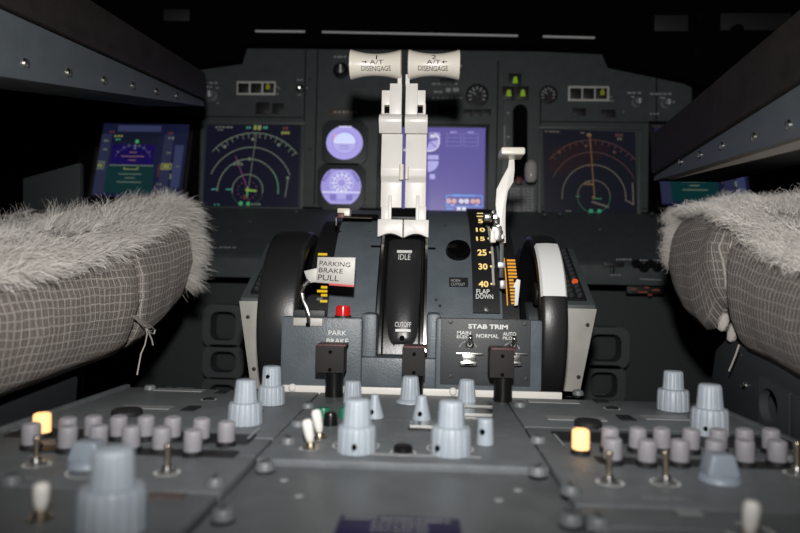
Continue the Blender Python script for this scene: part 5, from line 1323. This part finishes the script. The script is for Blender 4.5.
# loose threads
def threads(root, strands, r, blob, loc, M):
    t = bpy.data.objects.new('loose_thread', None); C.objects.link(t); t.parent = root; t.location = loc - root.location
    b = MB()
    for st in strands: b.tube(st, r, M, 6)
    b.build('strand', t, smooth=60)
    if blob:
        b = MB()
        for (p, R, ln) in blob:
            b.lathe(Vector(p) - Vector((0, 0, ln / 2)), (.25, 0, 1), [(0, 0), (R * .7, ln * .12), (R, ln * .4), (R * .9, ln * .7), (R * .5, ln * .93), (0, ln)], FURB, 16, lambda a, h: 1 + .18 * math.sin(5 * a + h * 900))
        b.build('fleece_tuft', t, smooth=60)
THR = mat('pale_thread', (.50, .46, .42), .9)
def L_(pts, X): return [PX(x, y, X) for x, y in pts]
xt = -.232
threads(seatRootL, [
    L_([(132, 314), (138, 318), (144, 322), (150, 326), (154, 329), (151, 331), (147, 330)], xt), L_([(133, 316), (140, 321), (146, 326), (149, 333), (152, 340), (153, 345)], xt), L_([(145, 325), (147, 334), (145, 345), (141, 354), (139, 364), (137, 375)], xt - .001),
    L_([(131, 315), (137, 320), (143, 326), (150, 328)], xt + .001), L_([(147, 330), (151, 333), (154, 334), (155, 330)], xt)], .00065, None, PX(140, 320, xt), THR)
xt = .236
threads(seatRootR, [L_([(739, 345), (736, 354), (732, 364), (729, 371)], xt)], .0006,
    [(PX(721, 322, .246), .0042, .016), (PX(730, 331, .246), .0040, .018)], PX(725, 325, xt), THR)

# dark seat bases
def dark_base(root, s, x0, zf_, y0, y1):
    t = bpy.data.objects.new('seat_base', None); C.objects.link(t); t.parent = root; t.location = Vector((x0 + s * .2, (y0 + y1) / 2, -.44)) - root.location
    b = MB(); b.prism([(x0, y0, zf_(y0)), (x0, y1, zf_(y1)), (x0, y1 - .04, -.44), (x0, y0, -.44)], (s * .40, 0, 0), DARKP, .003); b.build('base_box', t)
    return t
bl = dark_base(seatRootL, -1, -.262, lambda y: zbL(y) - .006, .12, .50)
b = MB(); q = PX(54, 373, -.262); b.lathe((-.262, q.y, q.z), (1, 0, 0), [(.003, 0), (.0025, .002), (0, .003)], METAL, 14); b.build('screw', bl)
br = dark_base(seatRootR, 1, .266, lambda y: zbR(y) - .012, .12, .30)
# side plate with real round hole, set on the base
XH = .245; hc = PX(768, 406, XH); R = .0118
b = MB(); k = b.mi(DARKP)
def plate_hole(mb, outer, cy, cz, R, x, th, M):
    k = mb.mi(M); n = len(outer)
    ins = []
    for (y, z) in outer:
        a = math.atan2(z - cz, y - cy); ins.append((cy + R * math.cos(a), cz + R * math.sin(a)))
    for xx in (x, x + th):
        O = [mb.bm.verts.new((xx, y, z)) for y, z in outer]; I = [mb.bm.verts.new((xx, y, z)) for y, z in ins]
        for i in range(n): j = (i + 1) % n; mb.bm.faces.new([O[i], O[j], I[j], I[i]]).material_index = k
        if xx == x: O0, I0 = O, I
    for i in range(n):
        j = (i + 1) % n; mb.bm.faces.new([O0[i], O0[j], O[j], O[i]]).material_index = k; mb.bm.faces.new([I0[i], I0[j], I[j], I[i]]).material_index = k
def densify(poly, n=10):
    out = []
    for (a, c) in zip(poly, poly[1:] + poly[:1]):
        for i in range(n): out.append((a[0] + (c[0] - a[0]) * i / n, a[1] + (c[1] - a[1]) * i / n))
    return out
outer = [(p.y, p.z) for p in (PX(759, 376, XH), PX(789, 393, XH), PX(789, 470, XH), PX(757, 450, XH))]
plate_hole(b, densify(outer), hc.y, hc.z, R, XH, .006, mat('seat_side_plate', (.045, .05, .053), .45, bump=.2)); b.build('holed_plate', br)
b = MB()
b.prism([PX(789, 393, XH - .001), PX(820, 400, XH - .001), PX(820, 480, XH - .001), PX(789, 470, XH - .001)], (.02, 0, 0), mat('seat_side_plate', (.045, .05, .053), .45), .002); b.build('side_block', br)
b = MB(); XP = .250
b.prism([PX(715, 350, XP), PX(727, 338, XP), PX(762, 356, XP), PX(830, 400, XP), PX(830, 416, XP), PX(789, 395, XP), PX(760, 378, XP), PX(757, 445, XP), PX(708, 402, XP)], (.016, 0, 0), DARKP, .0015)
b.build('side_plate', br)
for px, py, r in ((745, 385.5, .0032), (741, 386, .0018), (739, 346, .0018), (741, 355, .0014), (728, 340, .0016), (797, 424, .0018)):
    q = PX(px, py, XP); b = MB(); b.lathe((XP, q.y, q.z), (-1, 0, 0), [(r, 0), (r * .9, r * .4), (0, r * .7)], METAL if r > .003 else DARKP, 14); b.build('screw', br)

# ================================================================== LIGHT: the on-camera flash and faint cabin glow
ld = bpy.data.lights.new('camera_flash', 'SPOT'); lo = bpy.data.objects.new('camera_flash', ld); C.objects.link(lo)
ld.energy = 14.0; ld.shadow_soft_size = .010; ld.spot_size = math.radians(107); ld.spot_blend = 1.0; ld.color = (1.0, .97, .94)
lo.matrix_world = Matrix.Translation(CAM + Vector((-.002, -.005, .088))) @ C2W.to_4x4() @ Matrix.Rotation(math.radians(6), 4, 'X') @ Matrix.Diagonal((1.35, 1, 1, 1))
wd = bpy.data.worlds.new('night'); bpy.context.scene.world = wd; wd.use_nodes = True
wd.node_tree.nodes['Background'].inputs['Color'].default_value = (.6, .7, .8, 1); wd.node_tree.nodes['Background'].inputs['Strength'].default_value = .01

sc = bpy.context.scene
sc.view_settings.view_transform = 'Standard'; sc.view_settings.look = 'None'; sc.view_settings.exposure = 0; sc.view_settings.gamma = 1
sc.view_settings.use_curve_mapping = False
